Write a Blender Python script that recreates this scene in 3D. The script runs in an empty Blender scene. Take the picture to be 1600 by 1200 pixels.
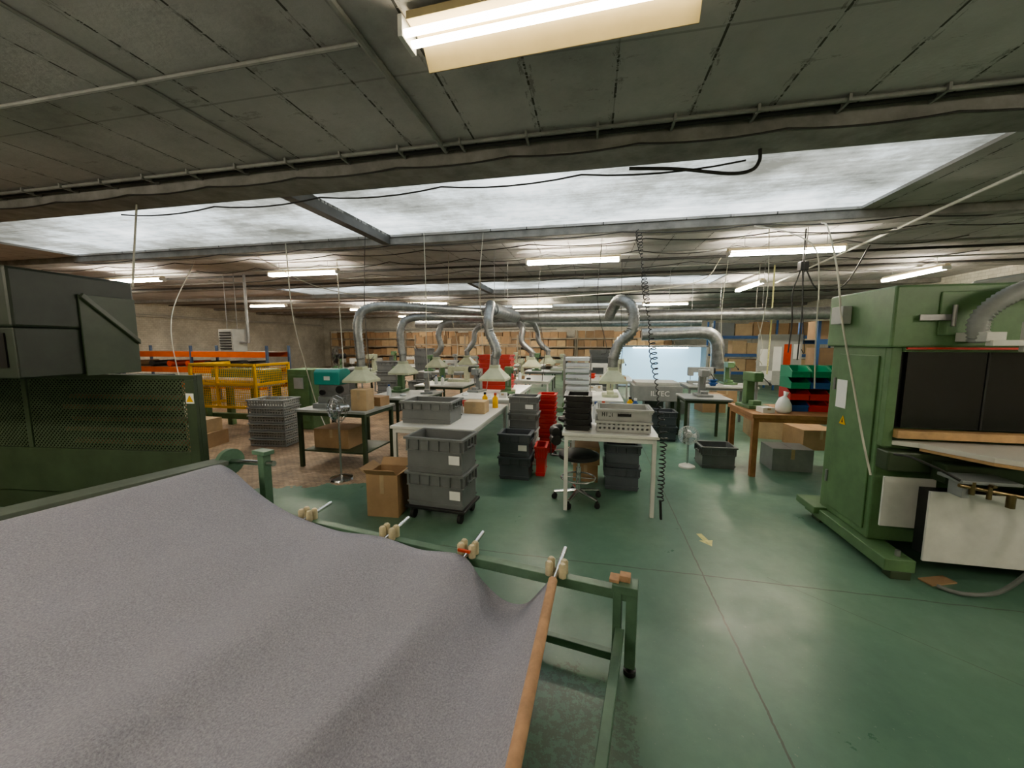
import bpy, math, random
from mathutils import Vector, Matrix
random.seed(7)
C = bpy.context.scene.collection
scene = bpy.context.scene

# ------------------------------------------------------------ materials
def _nt(name):
    m = bpy.data.materials.new(name); m.use_nodes = True
    nt = m.node_tree; b = nt.nodes['Principled BSDF']
    return m, nt, b
_M = {}
def mat(name, col, rough=.5, metal=0., var=.25, scale=6., bump=.0, bscale=60., spec=.5):
    if name in _M: return _M[name]
    m, nt, b = _nt(name); N = nt.nodes; L = nt.links
    tc = N.new('ShaderNodeTexCoord')
    no = N.new('ShaderNodeTexNoise'); no.inputs['Scale'].default_value = scale
    no.inputs['Detail'].default_value = 6; no.inputs['Roughness'].default_value = .65
    L.new(tc.outputs['Object'], no.inputs['Vector'])
    r = N.new('ShaderNodeValToRGB')
    e = r.color_ramp.elements
    e[0].position = .3; e[1].position = .7
    e[0].color = (*[c*(1-var) for c in col], 1); e[1].color = (*[min(1, c*(1+var*.5)) for c in col], 1)
    L.new(no.outputs['Fac'], r.inputs['Fac']); L.new(r.outputs['Color'], b.inputs['Base Color'])
    b.inputs['Roughness'].default_value = rough; b.inputs['Metallic'].default_value = metal
    b.inputs['Specular IOR Level'].default_value = spec
    if bump > 0:
        n2 = N.new('ShaderNodeTexNoise'); n2.inputs['Scale'].default_value = bscale
        L.new(tc.outputs['Object'], n2.inputs['Vector'])
        bp = N.new('ShaderNodeBump'); bp.inputs['Strength'].default_value = bump; bp.inputs['Distance'].default_value = .01
        L.new(n2.outputs['Fac'], bp.inputs['Height']); L.new(bp.outputs['Normal'], b.inputs['Normal'])
    _M[name] = m
    return m
def emis(name, col, strength):
    if name in _M: return _M[name]
    m, nt, b = _nt(name)
    b.inputs['Base Color'].default_value = (*col, 1)
    b.inputs['Emission Color'].default_value = (*col, 1)
    b.inputs['Emission Strength'].default_value = strength
    _M[name] = m
    return m

class G:
    """small node graph helper"""
    def __init__(s, nt): s.N = nt.nodes; s.L = nt.links
    def val(s, x, sock):
        if isinstance(x, (int, float)): sock.default_value = x
        else: s.L.new(x, sock)
    def m(s, op, a, b=0., c=0.):
        n = s.N.new('ShaderNodeMath'); n.operation = op
        s.val(a, n.inputs[0]); s.val(b, n.inputs[1]); s.val(c, n.inputs[2]); return n.outputs[0]
    def noise(s, vec, scale, detail=5, rough=.6):
        n = s.N.new('ShaderNodeTexNoise'); n.inputs['Scale'].default_value = scale
        n.inputs['Detail'].default_value = detail; n.inputs['Roughness'].default_value = rough
        s.L.new(vec, n.inputs['Vector']); return n.outputs['Fac']
    def mapping(s, vec, sc):
        n = s.N.new('ShaderNodeMapping'); n.inputs['Scale'].default_value = sc
        s.L.new(vec, n.inputs['Vector']); return n.outputs[0]
    def ramp(s, f, stops):
        n = s.N.new('ShaderNodeValToRGB'); e = n.color_ramp.elements
        while len(e) < len(stops): e.new(.5)
        for i, (p, c) in enumerate(stops):
            e[i].position = p; e[i].color = (*c, 1) if len(c) == 3 else c
        s.L.new(f, n.inputs['Fac']); return n.outputs['Color']
    def mix(s, f, a, b, mode='MIX'):
        n = s.N.new('ShaderNodeMix'); n.data_type = 'RGBA'; n.blend_type = mode
        s.val(f, n.inputs[0])
        for x, k in ((a, 6), (b, 7)):
            if isinstance(x, tuple): n.inputs[k].default_value = (*x, 1)
            else: s.L.new(x, n.inputs[k])
        return n.outputs[2]

def floor_mat():
    m, nt, b = _nt('painted_floor'); g = G(nt)
    tc = g.N.new('ShaderNodeTexCoord').outputs['Object']
    sp = g.N.new('ShaderNodeSeparateXYZ'); g.L.new(tc, sp.inputs[0])
    X, Y = sp.outputs[0], sp.outputs[1]
    n1 = g.noise(tc, .9, 8, .65); n2 = g.noise(tc, 10, 6, .7); n3 = g.noise(tc, 45, 3)
    green = g.ramp(n1, [(.25, (.070, .152, .108)), (.5, (.104, .202, .142)), (.75, (.160, .258, .178))])
    sc = g.ramp(n2, [(.3, (.90, .91, .90)), (.55, (1, 1, 1)), (.75, (1.08, 1.08, 1.04))])
    green = g.mix(1., green, sc, 'MULTIPLY')
    spots = g.m('GREATER_THAN', n3, .69)
    green = g.mix(g.m('MULTIPLY', spots, .25), green, (.34, .37, .31))
    scr = g.m('GREATER_THAN', g.noise(g.mapping(tc, (1.2, 9, 1)), 2.6, 9, .8), .65)
    green = g.mix(g.m('MULTIPLY', scr, .15), green, (.34, .37, .30))
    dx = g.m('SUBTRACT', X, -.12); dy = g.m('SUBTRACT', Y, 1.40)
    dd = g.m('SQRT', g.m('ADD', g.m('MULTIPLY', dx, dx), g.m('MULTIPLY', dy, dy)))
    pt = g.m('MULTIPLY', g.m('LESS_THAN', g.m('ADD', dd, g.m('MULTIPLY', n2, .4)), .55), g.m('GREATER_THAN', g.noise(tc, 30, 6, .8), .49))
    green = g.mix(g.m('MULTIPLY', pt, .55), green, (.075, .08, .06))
    br = g.N.new('ShaderNodeTexBrick'); br.inputs['Scale'].default_value = 7
    br.inputs['Color1'].default_value = (.27, .18, .115, 1); br.inputs['Color2'].default_value = (.38, .27, .18, 1)
    br.inputs['Mortar'].default_value = (.12, .085, .055, 1); g.L.new(tc, br.inputs['Vector'])
    brown = g.mix(1., br.outputs['Color'], g.ramp(g.noise(tc, 2.5, 8, .7), [(.3, (.5, .5, .5)), (.65, (1.5, 1.45, 1.4))]), 'MULTIPLY')
    wob = g.m('MULTIPLY', g.m('SUBTRACT', g.noise(tc, 3, 4), .5), .5)
    inx = g.m('LESS_THAN', g.m('ADD', X, wob), -2.30)
    iny = g.m('GREATER_THAN', g.m('ADD', Y, g.m('MULTIPLY_ADD', X, -.42, wob)), 4.85)
    area = g.m('MULTIPLY', inx, iny)
    col = g.mix(area, green, brown)
    w2 = g.m('MULTIPLY', g.m('SUBTRACT', g.noise(tc, 9, 4), .5), .025)
    l1 = g.m('LESS_THAN', g.m('ABSOLUTE', g.m('SUBTRACT', g.m('ADD', X, w2), .78)), .005)
    l2 = g.m('LESS_THAN', g.m('ABSOLUTE', g.m('SUBTRACT', g.m('ADD', Y, w2), 2.7)), .005)
    l3 = g.m('LESS_THAN', g.m('ABSOLUTE', g.m('SUBTRACT', g.m('ADD', Y, w2), 7.7)), .008)
    l4 = g.m('LESS_THAN', g.m('ABSOLUTE', g.m('SUBTRACT', g.m('ADD', g.m('MULTIPLY', X, .85), Y), 3.79)), .0025)
    l4 = g.m('MULTIPLY', l4, g.m('GREATER_THAN', X, 1.2))
    ln = g.m('MULTIPLY', g.m('MAXIMUM', g.m('MAXIMUM', g.m('MAXIMUM', l1, l4), l2), l3), g.m('SUBTRACT', 1, area))
    col = g.mix(g.m('MULTIPLY', ln, .8), col, (.055, .065, .045))
    g.L.new(col, b.inputs['Base Color'])
    rr = g.N.new('ShaderNodeMapRange'); rr.inputs[1].default_value = .3; rr.inputs[2].default_value = .75
    rr.inputs[3].default_value = .26; rr.inputs[4].default_value = .5
    g.L.new(g.noise(tc, 2.2, 8, .7), rr.inputs[0])
    g.L.new(g.m('ADD', rr.outputs[0], g.m('MULTIPLY', area, .3)), b.inputs['Roughness'])
    bp = g.N.new('ShaderNodeBump'); bp.inputs['Strength'].default_value = .06; bp.inputs['Distance'].default_value = .02
    g.L.new(g.noise(tc, 7, 6), bp.inputs['Height']); g.L.new(bp.outputs[0], b.inputs['Normal'])
    return m

def ceiling_mat():
    m, nt, b = _nt('concrete_ceiling'); g = G(nt)
    tc = g.N.new('ShaderNodeTexCoord').outputs['Object']
    sp = g.N.new('ShaderNodeSeparateXYZ'); g.L.new(tc, sp.inputs[0])
    X, Y = sp.outputs[0], sp.outputs[1]
    base = g.ramp(g.noise(tc, 1.1, 9, .72), [(.25, (.27, .258, .245)), (.45, (.42, .405, .395)), (.75, (.55, .53, .52))])
    fr = g.m('FRACT', g.m('ADD', g.m('MULTIPLY', X, 1/.50), .3))
    d = g.m('ABSOLUTE', g.m('SUBTRACT', fr, .5))
    brk = g.m('GREATER_THAN', g.noise(g.mapping(tc, (2, 7, 2)), 2.5, 4), .49)
    seam = g.m('MULTIPLY', g.m('LESS_THAN', d, .013), brk)
    seam2 = g.m('LESS_THAN', d, .008)
    fy = g.m('ABSOLUTE', g.m('SUBTRACT', g.m('FRACT', g.m('MULTIPLY', Y, 1/1.45)), .5))
    sy = g.m('LESS_THAN', fy, .005)
    slab = g.m('FLOOR', g.m('ADD', g.m('MULTIPLY', X, 1/.50), .8))
    wn = g.N.new('ShaderNodeTexWhiteNoise'); wn.noise_dimensions = '1D'; g.L.new(slab, wn.inputs['W'])
    base = g.mix(g.m('MULTIPLY', wn.outputs['Value'], .3), base, (.30, .285, .265))
    col = g.mix(g.m('MULTIPLY', seam, .92), base, (.02, .02, .017))
    col = g.mix(g.m('MULTIPLY', seam2, .4), col, (.10, .10, .085))
    col = g.mix(g.m('MULTIPLY', sy, .4), col, (.12, .12, .10))
    st = g.m('GREATER_THAN', g.noise(g.mapping(tc, (1.2, 3.4, 1)), 2.2, 9, .75), .62)
    col = g.mix(g.m('MULTIPLY', st, .4), col, (.15, .135, .11))
    near = g.m('MULTIPLY', g.m('LESS_THAN', d, .07), g.m('GREATER_THAN', g.noise(g.mapping(tc, (6, 2.2, 1)), 4, 7, .8), .56))
    col = g.mix(g.m('MULTIPLY', near, .5), col, (.09, .085, .07))
    g.L.new(col, b.inputs['Base Color']); b.inputs['Roughness'].default_value = .85
    bp = g.N.new('ShaderNodeBump'); bp.inputs['Strength'].default_value = .3; bp.inputs['Distance'].default_value = .02
    g.L.new(g.m('SUBTRACT', g.noise(tc, 12, 6), g.m('MULTIPLY', seam2, 1.2)), bp.inputs['Height']); g.L.new(bp.outputs[0], b.inputs['Normal'])
    return m

def skylight_mat():
    m, nt, b = _nt('dirty_translucent_skylight'); g = G(nt)
    tc = g.N.new('ShaderNodeTexCoord').outputs['Object']
    sp = g.N.new('ShaderNodeSeparateXYZ'); g.L.new(tc, sp.inputs[0])
    a = g.noise(g.mapping(tc, (.75, 1.0, 1)), .85, 6, .6)
    c = g.noise(g.mapping(tc, (.25, 9, 1)), 2.2, 5, .6)
    d = g.noise(tc, 7, 7, .8)
    f = g.m('ADD', g.m('ADD', g.m('MULTIPLY', a, .68), g.m('MULTIPLY', c, .14)), g.m('MULTIPLY', d, .18))
    f = g.m('SUBTRACT', f, g.m('MULTIPLY', g.m('LESS_THAN', sp.outputs[0], -2.95), .03))
    col = g.ramp(f, [(.37, (.13, .135, .12)), (.455, (.30, .32, .305)), (.53, (.56, .62, .635)), (.64, (1.0, 1.06, 1.08))])
    g.L.new(g.mix(.7, col, (.0, .0, .0)), b.inputs['Base Color']); g.L.new(col, b.inputs['Emission Color'])
    b.inputs['Emission Strength'].default_value = SKY_E
    b.inputs['Roughness'].default_value = .6
    return m

def brick_mat(name, c1, c2, mortar, vert='X'):
    m, nt, b = _nt(name); g = G(nt)
    tc = g.N.new('ShaderNodeTexCoord').outputs['Object']
    sp = g.N.new('ShaderNodeSeparateXYZ'); g.L.new(tc, sp.inputs[0])
    cb = g.N.new('ShaderNodeCombineXYZ')
    g.L.new(sp.outputs[0 if vert == 'X' else 1], cb.inputs[0]); g.L.new(sp.outputs[2], cb.inputs[1])
    br = g.N.new('ShaderNodeTexBrick'); br.inputs['Scale'].default_value = 3.2
    br.inputs['Color1'].default_value = (*c1, 1); br.inputs['Color2'].default_value = (*c2, 1); br.inputs['Mortar'].default_value = (*mortar, 1)
    br.inputs['Mortar Size'].default_value = .012
    g.L.new(cb.outputs[0], br.inputs['Vector'])
    col = g.mix(1., br.outputs['Color'], g.ramp(g.noise(tc, 1.1, 7, .7), [(.3, (.65, .64, .60)), (.65, (1.1, 1.1, 1.08))]), 'MULTIPLY')
    g.L.new(col, b.inputs['Base Color']); b.inputs['Roughness'].default_value = .75
    return m

def fabric_mat():
    m, nt, b = _nt('grey_felt'); g = G(nt)
    tc = g.N.new('ShaderNodeTexCoord').outputs['Object']
    n1 = g.noise(tc, 150, 4, .8); n2 = g.noise(tc, 3, 4)
    col = g.ramp(n1, [(.32, (.17, .17, .21)), (.5, (.295, .292, .348)), (.68, (.44, .435, .50))])
    col = g.mix(.25, col, g.ramp(n2, [(.3, (.26, .26, .31)), (.7, (.34, .335, .395))]))
    g.L.new(col, b.inputs['Base Color']); b.inputs['Roughness'].default_value = .95
    b.inputs['Sheen Weight'].default_value = .08; b.inputs['Specular IOR Level'].default_value = .15
    bp = g.N.new('ShaderNodeBump'); bp.inputs['Strength'].default_value = .4; bp.inputs['Distance'].default_value = .004
    g.L.new(n1, bp.inputs['Height']); g.L.new(bp.outputs[0], b.inputs['Normal'])
    return m

SKY_E = 1.05
TUBE_E = 80
green = mat('machine_green', (.105, .20, .09), .42, 0, .3, 5)
green_pale = mat('pale_green_enamel', (.50, .53, .38), .45, 0, .2, 6)
green_dark = mat('dark_green_enamel', (.040, .062, .032), .45, 0, .3, 4)
green_fr = mat('frame_green', (.095, .18, .115), .45, 0, .3, 9)
black = mat('black_plastic', (.014, .014, .015), .45)
darkv = mat('dark_void', (.009, .009, .010), .35)
rubber = mat('rubber', (.02, .02, .02), .8)
greyp = mat('grey_crate_plastic', (.15, .16, .16), .45, 0, .15)
greyd = mat('dark_grey_crate_plastic', (.085, .096, .112), .45, 0, .15)
greyl = mat('light_grey_plastic', (.38, .39, .37), .55, 0, .15)
redp = mat('red_plastic', (.55, .03, .03), .45, 0, .15)
greenp = mat('green_plastic', (.015, .23, .11), .45, 0, .15)
bluep = mat('blue_plastic', (.02, .08, .28), .45, 0, .15)
white = mat('white_laminate', (.70, .70, .66), .36, 0, .08, 3)
whitem = mat('white_paint', (.62, .62, .59), .45, 0, .12)
beige = mat('beige_metal', (.62, .54, .38), .5, 0, .12)
chrome = mat('chrome', (.62, .62, .62), .22, 1, .1)
galv = mat('galvanised_duct', (.31, .32, .32), .42, .85, .35, 14)
steel = mat('steel', (.34, .34, .34), .4, .8, .25)
pipeg = mat('grey_painted_pipe', (.27, .27, .25), .6, 0, .3)
pipew = mat('white_painted_pipe', (.55, .54, .48), .55, 0, .2)
cableb = mat('dark_cable', (.03, .029, .027), .6)
cablew = mat('white_cable', (.52, .50, .41), .5)
card = mat('cardboard', (.36, .225, .125), .85, 0, .2, 5)
cardl = mat('light_cardboard', (.50, .355, .21), .85, 0, .2, 5)
cardd = mat('dark_cardboard', (.24, .15, .085), .85, 0, .2, 5)
cardt = mat('cardboard_tube', (.50, .29, .175), .8, 0, .3, 14)
wood = mat('brown_wood', (.32, .155, .07), .5, 0, .35, 8)
woodl = mat('light_wood', (.52, .32, .16), .6, 0, .3, 8)
yellow = mat('yellow_paint', (.82, .42, .02), .5, 0, .15)
yellowl = mat('yellow_marking', (.66, .64, .30), .7, 0, .35, 25)
orange = mat('orange_red_paint', (.60, .10, .03), .5, 0, .2)
teal = mat('teal_paint', (.02, .27, .23), .4, 0, .15)
paper = mat('paper', (.80, .80, .78), .8, 0, .06)
blueshelf = mat('blue_steel', (.03, .10, .28), .5, 0, .2)
greymach = mat('grey_machine', (.24, .255, .25), .45, 0, .2)
wax = mat('cream_nylon', (.58, .50, .33), .5, 0, .3, 20)
redclip = mat('red_clip', (.60, .06, .025), .4)
clearp = mat('frosted_plastic', (.62, .66, .68), .25, 0, .1)
tube_on = emis('lit_tube', (1, .91, .76), TUBE_E)
tube_near = emis('lit_tube_near', (1, .90, .66), 11)
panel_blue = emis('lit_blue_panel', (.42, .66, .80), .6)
concr = mat('beam_concrete', (.26, .25, .23), .85, 0, .4, 4, .3, 25)

# ------------------------------------------------------------ geometry
class B:
    def __init__(s): s.v = []; s.f = []
    def add(s, vs, fs):
        o = len(s.v); s.v += [tuple(x) for x in vs]; s.f += [tuple(i+o for i in f) for f in fs]; return s
    def box(s, x0, x1, y0, y1, z0, z1):
        return s.add([(x0,y0,z0),(x1,y0,z0),(x1,y1,z0),(x0,y1,z0),(x0,y0,z1),(x1,y0,z1),(x1,y1,z1),(x0,y1,z1)],
            [(0,3,2,1),(4,5,6,7),(0,1,5,4),(1,2,6,5),(2,3,7,6),(3,0,4,7)])
    def bar(s, p0, p1, w, h=None, up=(0,0,1)):
        h = h or w; p0 = Vector(p0); p1 = Vector(p1); d = (p1-p0).normalized(); u = Vector(up)
        if abs(d.dot(u)) > .98: u = Vector((0,1,0))
        a = d.cross(u).normalized(); u = a.cross(d).normalized(); vs = []
        for p in (p0, p1):
            for i, j in ((-1,-1),(1,-1),(1,1),(-1,1)): vs.append(p+a*i*w/2+u*j*h/2)
        return s.add(vs, [(0,3,2,1),(4,5,6,7),(0,1,5,4),(1,2,6,5),(2,3,7,6),(3,0,4,7)])
    def tube(s, pts, r, n=8, cap=True):
        P = [Vector(p) for p in pts]; R = r if isinstance(r, (list, tuple)) else [r]*len(P)
        vs = []; prev = None
        for i, p in enumerate(P):
            d = (P[min(i+1,len(P)-1)]-P[max(i-1,0)])
            d = d.normalized() if d.length > 1e-9 else Vector((0,0,1))
            if prev is None:
                u = Vector((0,0,1)) if abs(d.z) < .9 else Vector((1,0,0))
                a = d.cross(u).normalized()
            else:
                a = (prev - d*prev.dot(d)).normalized()
            prev = a; b = d.cross(a)
            for k in range(n):
                t = 2*math.pi*k/n; vs.append(p+(a*math.cos(t)+b*math.sin(t))*R[i])
        fs = []
        for i in range(len(P)-1):
            for k in range(n):
                k2 = (k+1) % n; fs.append((i*n+k, i*n+k2, (i+1)*n+k2, (i+1)*n+k))
        if cap: fs.append(tuple(range(n))[::-1]); fs.append(tuple((len(P)-1)*n+k for k in range(n)))
        return s.add(vs, fs)
    def cyl(s, p0, p1, r0, r1=None, n=16): return s.tube([p0, p1], [r0, r0 if r1 is None else r1], n)
    def ring(s, c, R, r, axis=(0,0,1), n=24, m=6):
        c = Vector(c); ax = Vector(axis).normalized(); u = Vector((1,0,0)) if abs(ax.x) < .9 else Vector((0,1,0))
        a = ax.cross(u).normalized(); b = ax.cross(a); vs = []; fs = []
        for i in range(n):
            t = 2*math.pi*i/n; dr = a*math.cos(t)+b*math.sin(t)
            for j in range(m):
                q = 2*math.pi*j/m; vs.append(c+dr*(R+r*math.cos(q))+ax*r*math.sin(q))
        for i in range(n):
            for j in range(m):
                fs.append((i*m+j, ((i+1)%n)*m+j, ((i+1)%n)*m+(j+1)%m, i*m+(j+1)%m))
        return s.add(vs, fs)
    def prism(s, poly, axis, a0, a1):
        n = len(poly)
        def mk(p, a): return {'x': (a,p[0],p[1]), 'y': (p[0],a,p[1]), 'z': (p[0],p[1],a)}[axis]
        vs = [mk(p, a0) for p in poly]+[mk(p, a1) for p in poly]
        fs = [tuple(range(n))[::-1], tuple(range(n, 2*n))]+[(i, (i+1)%n, (i+1)%n+n, i+n) for i in range(n)]
        return s.add(vs, fs)
    def frustum(s, cx, cy, z0, w0, z1, w1):
        a, b = w0/2, w1/2
        return s.add([(cx-a,cy-a,z0),(cx+a,cy-a,z0),(cx+a,cy+a,z0),(cx-a,cy+a,z0),(cx-b,cy-b,z1),(cx+b,cy-b,z1),(cx+b,cy+b,z1),(cx-b,cy+b,z1)],
            [(0,1,5,4),(1,2,6,5),(2,3,7,6),(3,0,4,7),(4,5,6,7),(0,3,2,1)])
    def mesh(s, name, smooth=False, ang=40):
        me = bpy.data.meshes.new(name); me.from_pydata(s.v, [], s.f)
        import bmesh
        bm = bmesh.new(); bm.from_mesh(me); bmesh.ops.recalc_face_normals(bm, faces=bm.faces); bm.to_mesh(me); bm.free()
        if smooth:
            for p in me.polygons: p.use_smooth = True
            me.set_sharp_from_angle(angle=math.radians(ang))
        me.update(); return me

def crv(pts, seg=8):
    P = [Vector(p) for p in pts]; P = [2*P[0]-P[1]]+P+[2*P[-1]-P[-2]]; out = []
    for i in range(1, len(P)-2):
        for k in range(seg):
            t = k/seg; a, b, c, d = P[i-1], P[i], P[i+1], P[i+2]
            out.append(.5*((2*b)+(c-a)*t+(2*a-5*b+4*c-d)*t*t+(3*b-a-3*c+d)*t**3))
    out.append(P[-2]); return out
def resample(pts, step):
    out = [pts[0].copy()]; acc = 0
    for a, b in zip(pts[:-1], pts[1:]):
        L = (b-a).length; t = step-acc
        while t <= L: out.append(a+(b-a)*(t/L)); t += step
        acc = (acc+L) % step if L else acc
    return out

def thing(name, label, cat, loc=(0,0,0), rot=0., group=None):
    o = bpy.data.objects.new(name, None); o.empty_display_size = .1
    C.objects.link(o); o.location = loc; o.rotation_euler = (0,0,math.radians(rot))
    o['label'] = label; o['category'] = cat
    if group: o['group'] = group
    return o
def part(par, name, b, m, bevel=0, smooth=False, label=None, ang=40):
    me = b.mesh(name, smooth, ang) if isinstance(b, B) else b
    if not me.materials: me.materials.append(m)
    o = bpy.data.objects.new(name, me); C.objects.link(o)
    if par is not None: o.parent = par
    if bevel:
        md = o.modifiers.new('bev', 'BEVEL'); md.width = bevel; md.segments = 2; md.limit_method = 'ANGLE'
    if label: o['label'] = label
    return o
def solo(name, label, cat, b, m, loc=(0,0,0), rot=0., bevel=0, smooth=False, group=None, ang=40):
    o = part(None, name, b, m, bevel, smooth, ang=ang); o.location = loc; o.rotation_euler = (0,0,math.radians(rot))
    o['label'] = label; o['category'] = cat
    if group: o['group'] = group
    return o
def struct(name, b, m, bevel=0, smooth=False):
    o = part(None, name, b, m, bevel, smooth); o['kind'] = 'structure'; return o
def dup(o, loc=None, rot=None, label=None, group=None, scale=None):
    def cp(x, par):
        y = x.copy(); C.objects.link(y)
        if par is not None: y.parent = par
        for c in list(x.children): cp(c, y)
        return y
    n = cp(o, None)
    if loc is not None: n.location = loc
    if rot is not None: n.rotation_euler = (0,0,math.radians(rot))
    if scale: n.scale = scale
    if label: n['label'] = label
    if group: n['group'] = group
    return n

# ------------------------------------------------------------ room
CZ = 3.1
XL, XR, YN, YF = -17., 8., -3., 22.
struct('floor', B().box(XL, XR, YN, YF, -.1, 0), floor_mat())
sk_rows = [(3.36, 5.26), (9.15, 11.1), (14.95, 16.9)]
sk_cols = [(-8.95, -3.02), (-2.9, 2.95)]
cb = B(); y = YN
for (a, b_) in sk_rows:
    cb.box(XL, XR, y, a, CZ, CZ+.2)
    cb.box(XL, sk_cols[0][0], a, b_, CZ, CZ+.2); cb.box(sk_cols[0][1], sk_cols[1][0], a, b_, CZ, CZ+.2); cb.box(sk_cols[1][1], XR, a, b_, CZ, CZ+.2)
    y = b_
cb.box(XL, XR, y, YF, CZ, CZ+.2)
struct('ceiling', cb, ceiling_mat())
skm = skylight_mat(); k = 1
for (a, b_) in sk_rows:
    for (x0, x1) in sk_cols:
        struct('window_%d' % k, B().box(x0, x1, a, b_, CZ+.03, CZ+.05), skm); k += 1
wallm = brick_mat('white_brick', (.74, .72, .64), (.66, .64, .56), (.46, .44, .37), 'X')
wally = brick_mat('white_brick_side', (.74, .72, .64), (.66, .64, .56), (.46, .44, .37), 'Y')
struct('wall_back', B().box(XL, XR, YF, YF+.2, 0, CZ), wallm)
struct('wall_front', B().box(XL, XR, YN-.2, YN, 0, CZ), wallm)
struct('wall_left', B().box(XL-.2, XL, YN, YF, 0, CZ), wally)
struct('wall_right', B().box(XR, XR+.2, YN, YF, 0, CZ), wally)
tn = 1
for y0, y1, z0 in [(3.02, 3.34, 2.98), (5.28, 5.55, 3.0), (8.85, 9.13, 3.02), (11.12, 11.4, 3.0), (14.65, 14.93, 3.02), (16.92, 17.2, 3.0), (19.6, 19.9, 2.97)]:
    struct('trim_%d' % tn, B().box(XL, XR, y0, y1, z0, CZ), concr, .01); tn += 1
for (a, b_) in sk_rows:
    struct('trim_%d' % tn, B().box(-3.02, -2.9, a, b_, 3.0, CZ), mat('skylight_frame', (.07, .07, .065), .6)); tn += 1

# ceiling pipes and cables
def pipe(name, label, pts, r, m, n=8, seg=1, group=None, cat='pipe'):
    P = crv(pts, seg) if seg > 1 else pts
    return solo(name, label, cat, B().tube(P, r, n), m, smooth=True, group=group)
pipe('conduit_pipe', 'grey painted steel conduit running under concrete ceiling', [(-1.15, YN+.1, 3.076), (-1.15, 3.0, 3.076)], .020, pipeg)
pipe('conduit_pipe', 'grey painted cross conduit fixed under concrete ceiling', [(-1.18, 1.9, 3.084), (-16.5, 1.9, 3.084)], .013, pipeg)
pipe('conduit_pipe', 'thin conduit fixed under concrete ceiling', [(-2.6, YN+.1, 3.088), (-2.6, 2.98, 3.088)], .010, pipeg)
for i, (yy, zz, rr) in enumerate([(2.90, 3.075, .014), (2.97, 3.075, .014), (5.62, 3.05, .018), (5.72, 3.06, .015), (6.9, 3.06, .018), (7.4, 3.06, .022), (8.1, 3.05, .015), (8.7, 3.05, .02), (11.5, 3.05, .02), (12.6, 3.05, .02)]):
    pipe('conduit_pipe', 'long conduit running beside a concrete ceiling beam', [(-16.8, yy, zz), (7.8, yy, zz)], rr, pipeg if i % 2 == 0 else cableb)
def sagline(a, b, n, sag, ph=0):
    out = []
    for i in range(n*6+1):
        t = i/(n*6); q = (t*n) % 1; out.append((a[0]+(b[0]-a[0])*t, a[1]+(b[1]-a[1])*t, a[2]+(b[2]-a[2])*t-sag*4*q*(1-q)))
    return out
for yy, zz, n, s, lo, hi in [(3.0, 2.99, 14, .025, -9, 4), (3.36, 2.96, 5, .04, -5, 1.1), (5.25, 2.99, 9, .04, -9, 5), (5.6, 2.98, 12, .05, -12, 7), (6.6, 3.05, 9, .08, -8, 5), (7.7, 3.05, 7, .08, -9, 6), (8.78, 3.0, 9, .05, -9, 6), (11.08, 2.98, 10, .04, -9, 6)]:
    pipe('ceiling_cable', 'dark electric cable looping along a ceiling beam', sagline((lo, yy, zz), (hi, yy, zz), n, s), .007, cableb, 6, cat='cable')
pipe('ceiling_cable', 'black cable end hanging from the skylight beam', [(.25, 3.3, 2.95), (.6, 3.26, 2.90), (.95, 3.24, 2.83), (1.1, 3.24, 2.84), (1.15, 3.24, 2.9), (1.15, 3.24, 2.98)], .013, cableb, 8, 6, cat='cable')
clamp = B().box(-.008, .008, 2.87, 3.015, 3.055, 3.098)
cl0 = None
for i in range(26):
    if cl0 is None:
        cl0 = solo('pipe_clamp', 'steel clamp holding conduit beside ceiling beam', 'clamp', clamp, pipeg, (-9, 0, 0), group='conduit clamps')
    else: dup(cl0, (-9+i*.5, 0, 0))
pipe('conduit_pipe', 'pale conduit sloping away under the ceiling', [(3.34, 4.0, 2.95), (4.1, 10.1, 2.95)], .016, pipew)
pipe('conduit_pipe', 'dark conduit sloping away under the ceiling', [(5.5, 4.0, 2.9), (3.0, 5.9, 2.9)], .014, pipeg)
pipe('conduit_pipe', 'white painted pipe running along a brick wall', [(-16.9, 3, 2.6), (-16.9, 21.8, 2.6)], .06, pipew, 10)
pipe('conduit_pipe', 'white painted pipe along the back brick wall', [(-16.5, 21.9, 2.35), (-2, 21.9, 2.35)], .06, pipew, 10)
# ------------------------------------------------------------ fluorescent lights
def lamp(loc, L=1.5, rot=0, label='white batten fluorescent light hanging below ceiling', rods=True):
    o = thing('fluorescent_light', label, 'lamp', loc, rot, 'fluorescent ceiling lights')
    part(o, 'lamp_housing', B().prism([(-.05,.045),(.05,.045),(.035,.085),(-.035,.085)], 'x', -L/2, L/2), beige, .003)
    for yy in (-.045, .045):
        part(o, 'fluorescent_tube', B().cyl((-L/2+.03, yy, 0), (L/2-.03, yy, 0), .014, n=12), tube_on, smooth=True)
    for sx in (-1, 1): part(o, 'end_cap', B().box(sx*(L/2-.015)-.015, sx*(L/2-.015)+.015, -.065, .065, -.02, .045), whitem, .002)
    if rods:
        for sx in (-1, 1): part(o, 'hanging_rod', B().cyl((sx*L*.35, 0, .085), (sx*L*.35, 0, CZ-loc[2]), .004, n=6), steel)
    return o
o = thing('fluorescent_light', 'large twin tube fluorescent light with beige reflector, lit', 'lamp', (-.22, 1.86, 3.0), -2.5, 'fluorescent ceiling lights')
L = 1.27
part(o, 'lamp_housing', B().prism([(-.12,.05),(-.12,.085),(.06,.085),(.12,-.03),(.108,-.035),(.045,.05)], 'x', -L/2, L/2), mat('reflector_beige', (.33,.26,.14), .6, 0, .12), .002)
part(o, 'fluorescent_tube', B().cyl((-L/2-.03,-.09,.015), (L/2+.03,-.09,.015), .016, n=14), tube_near, smooth=True)
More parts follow.
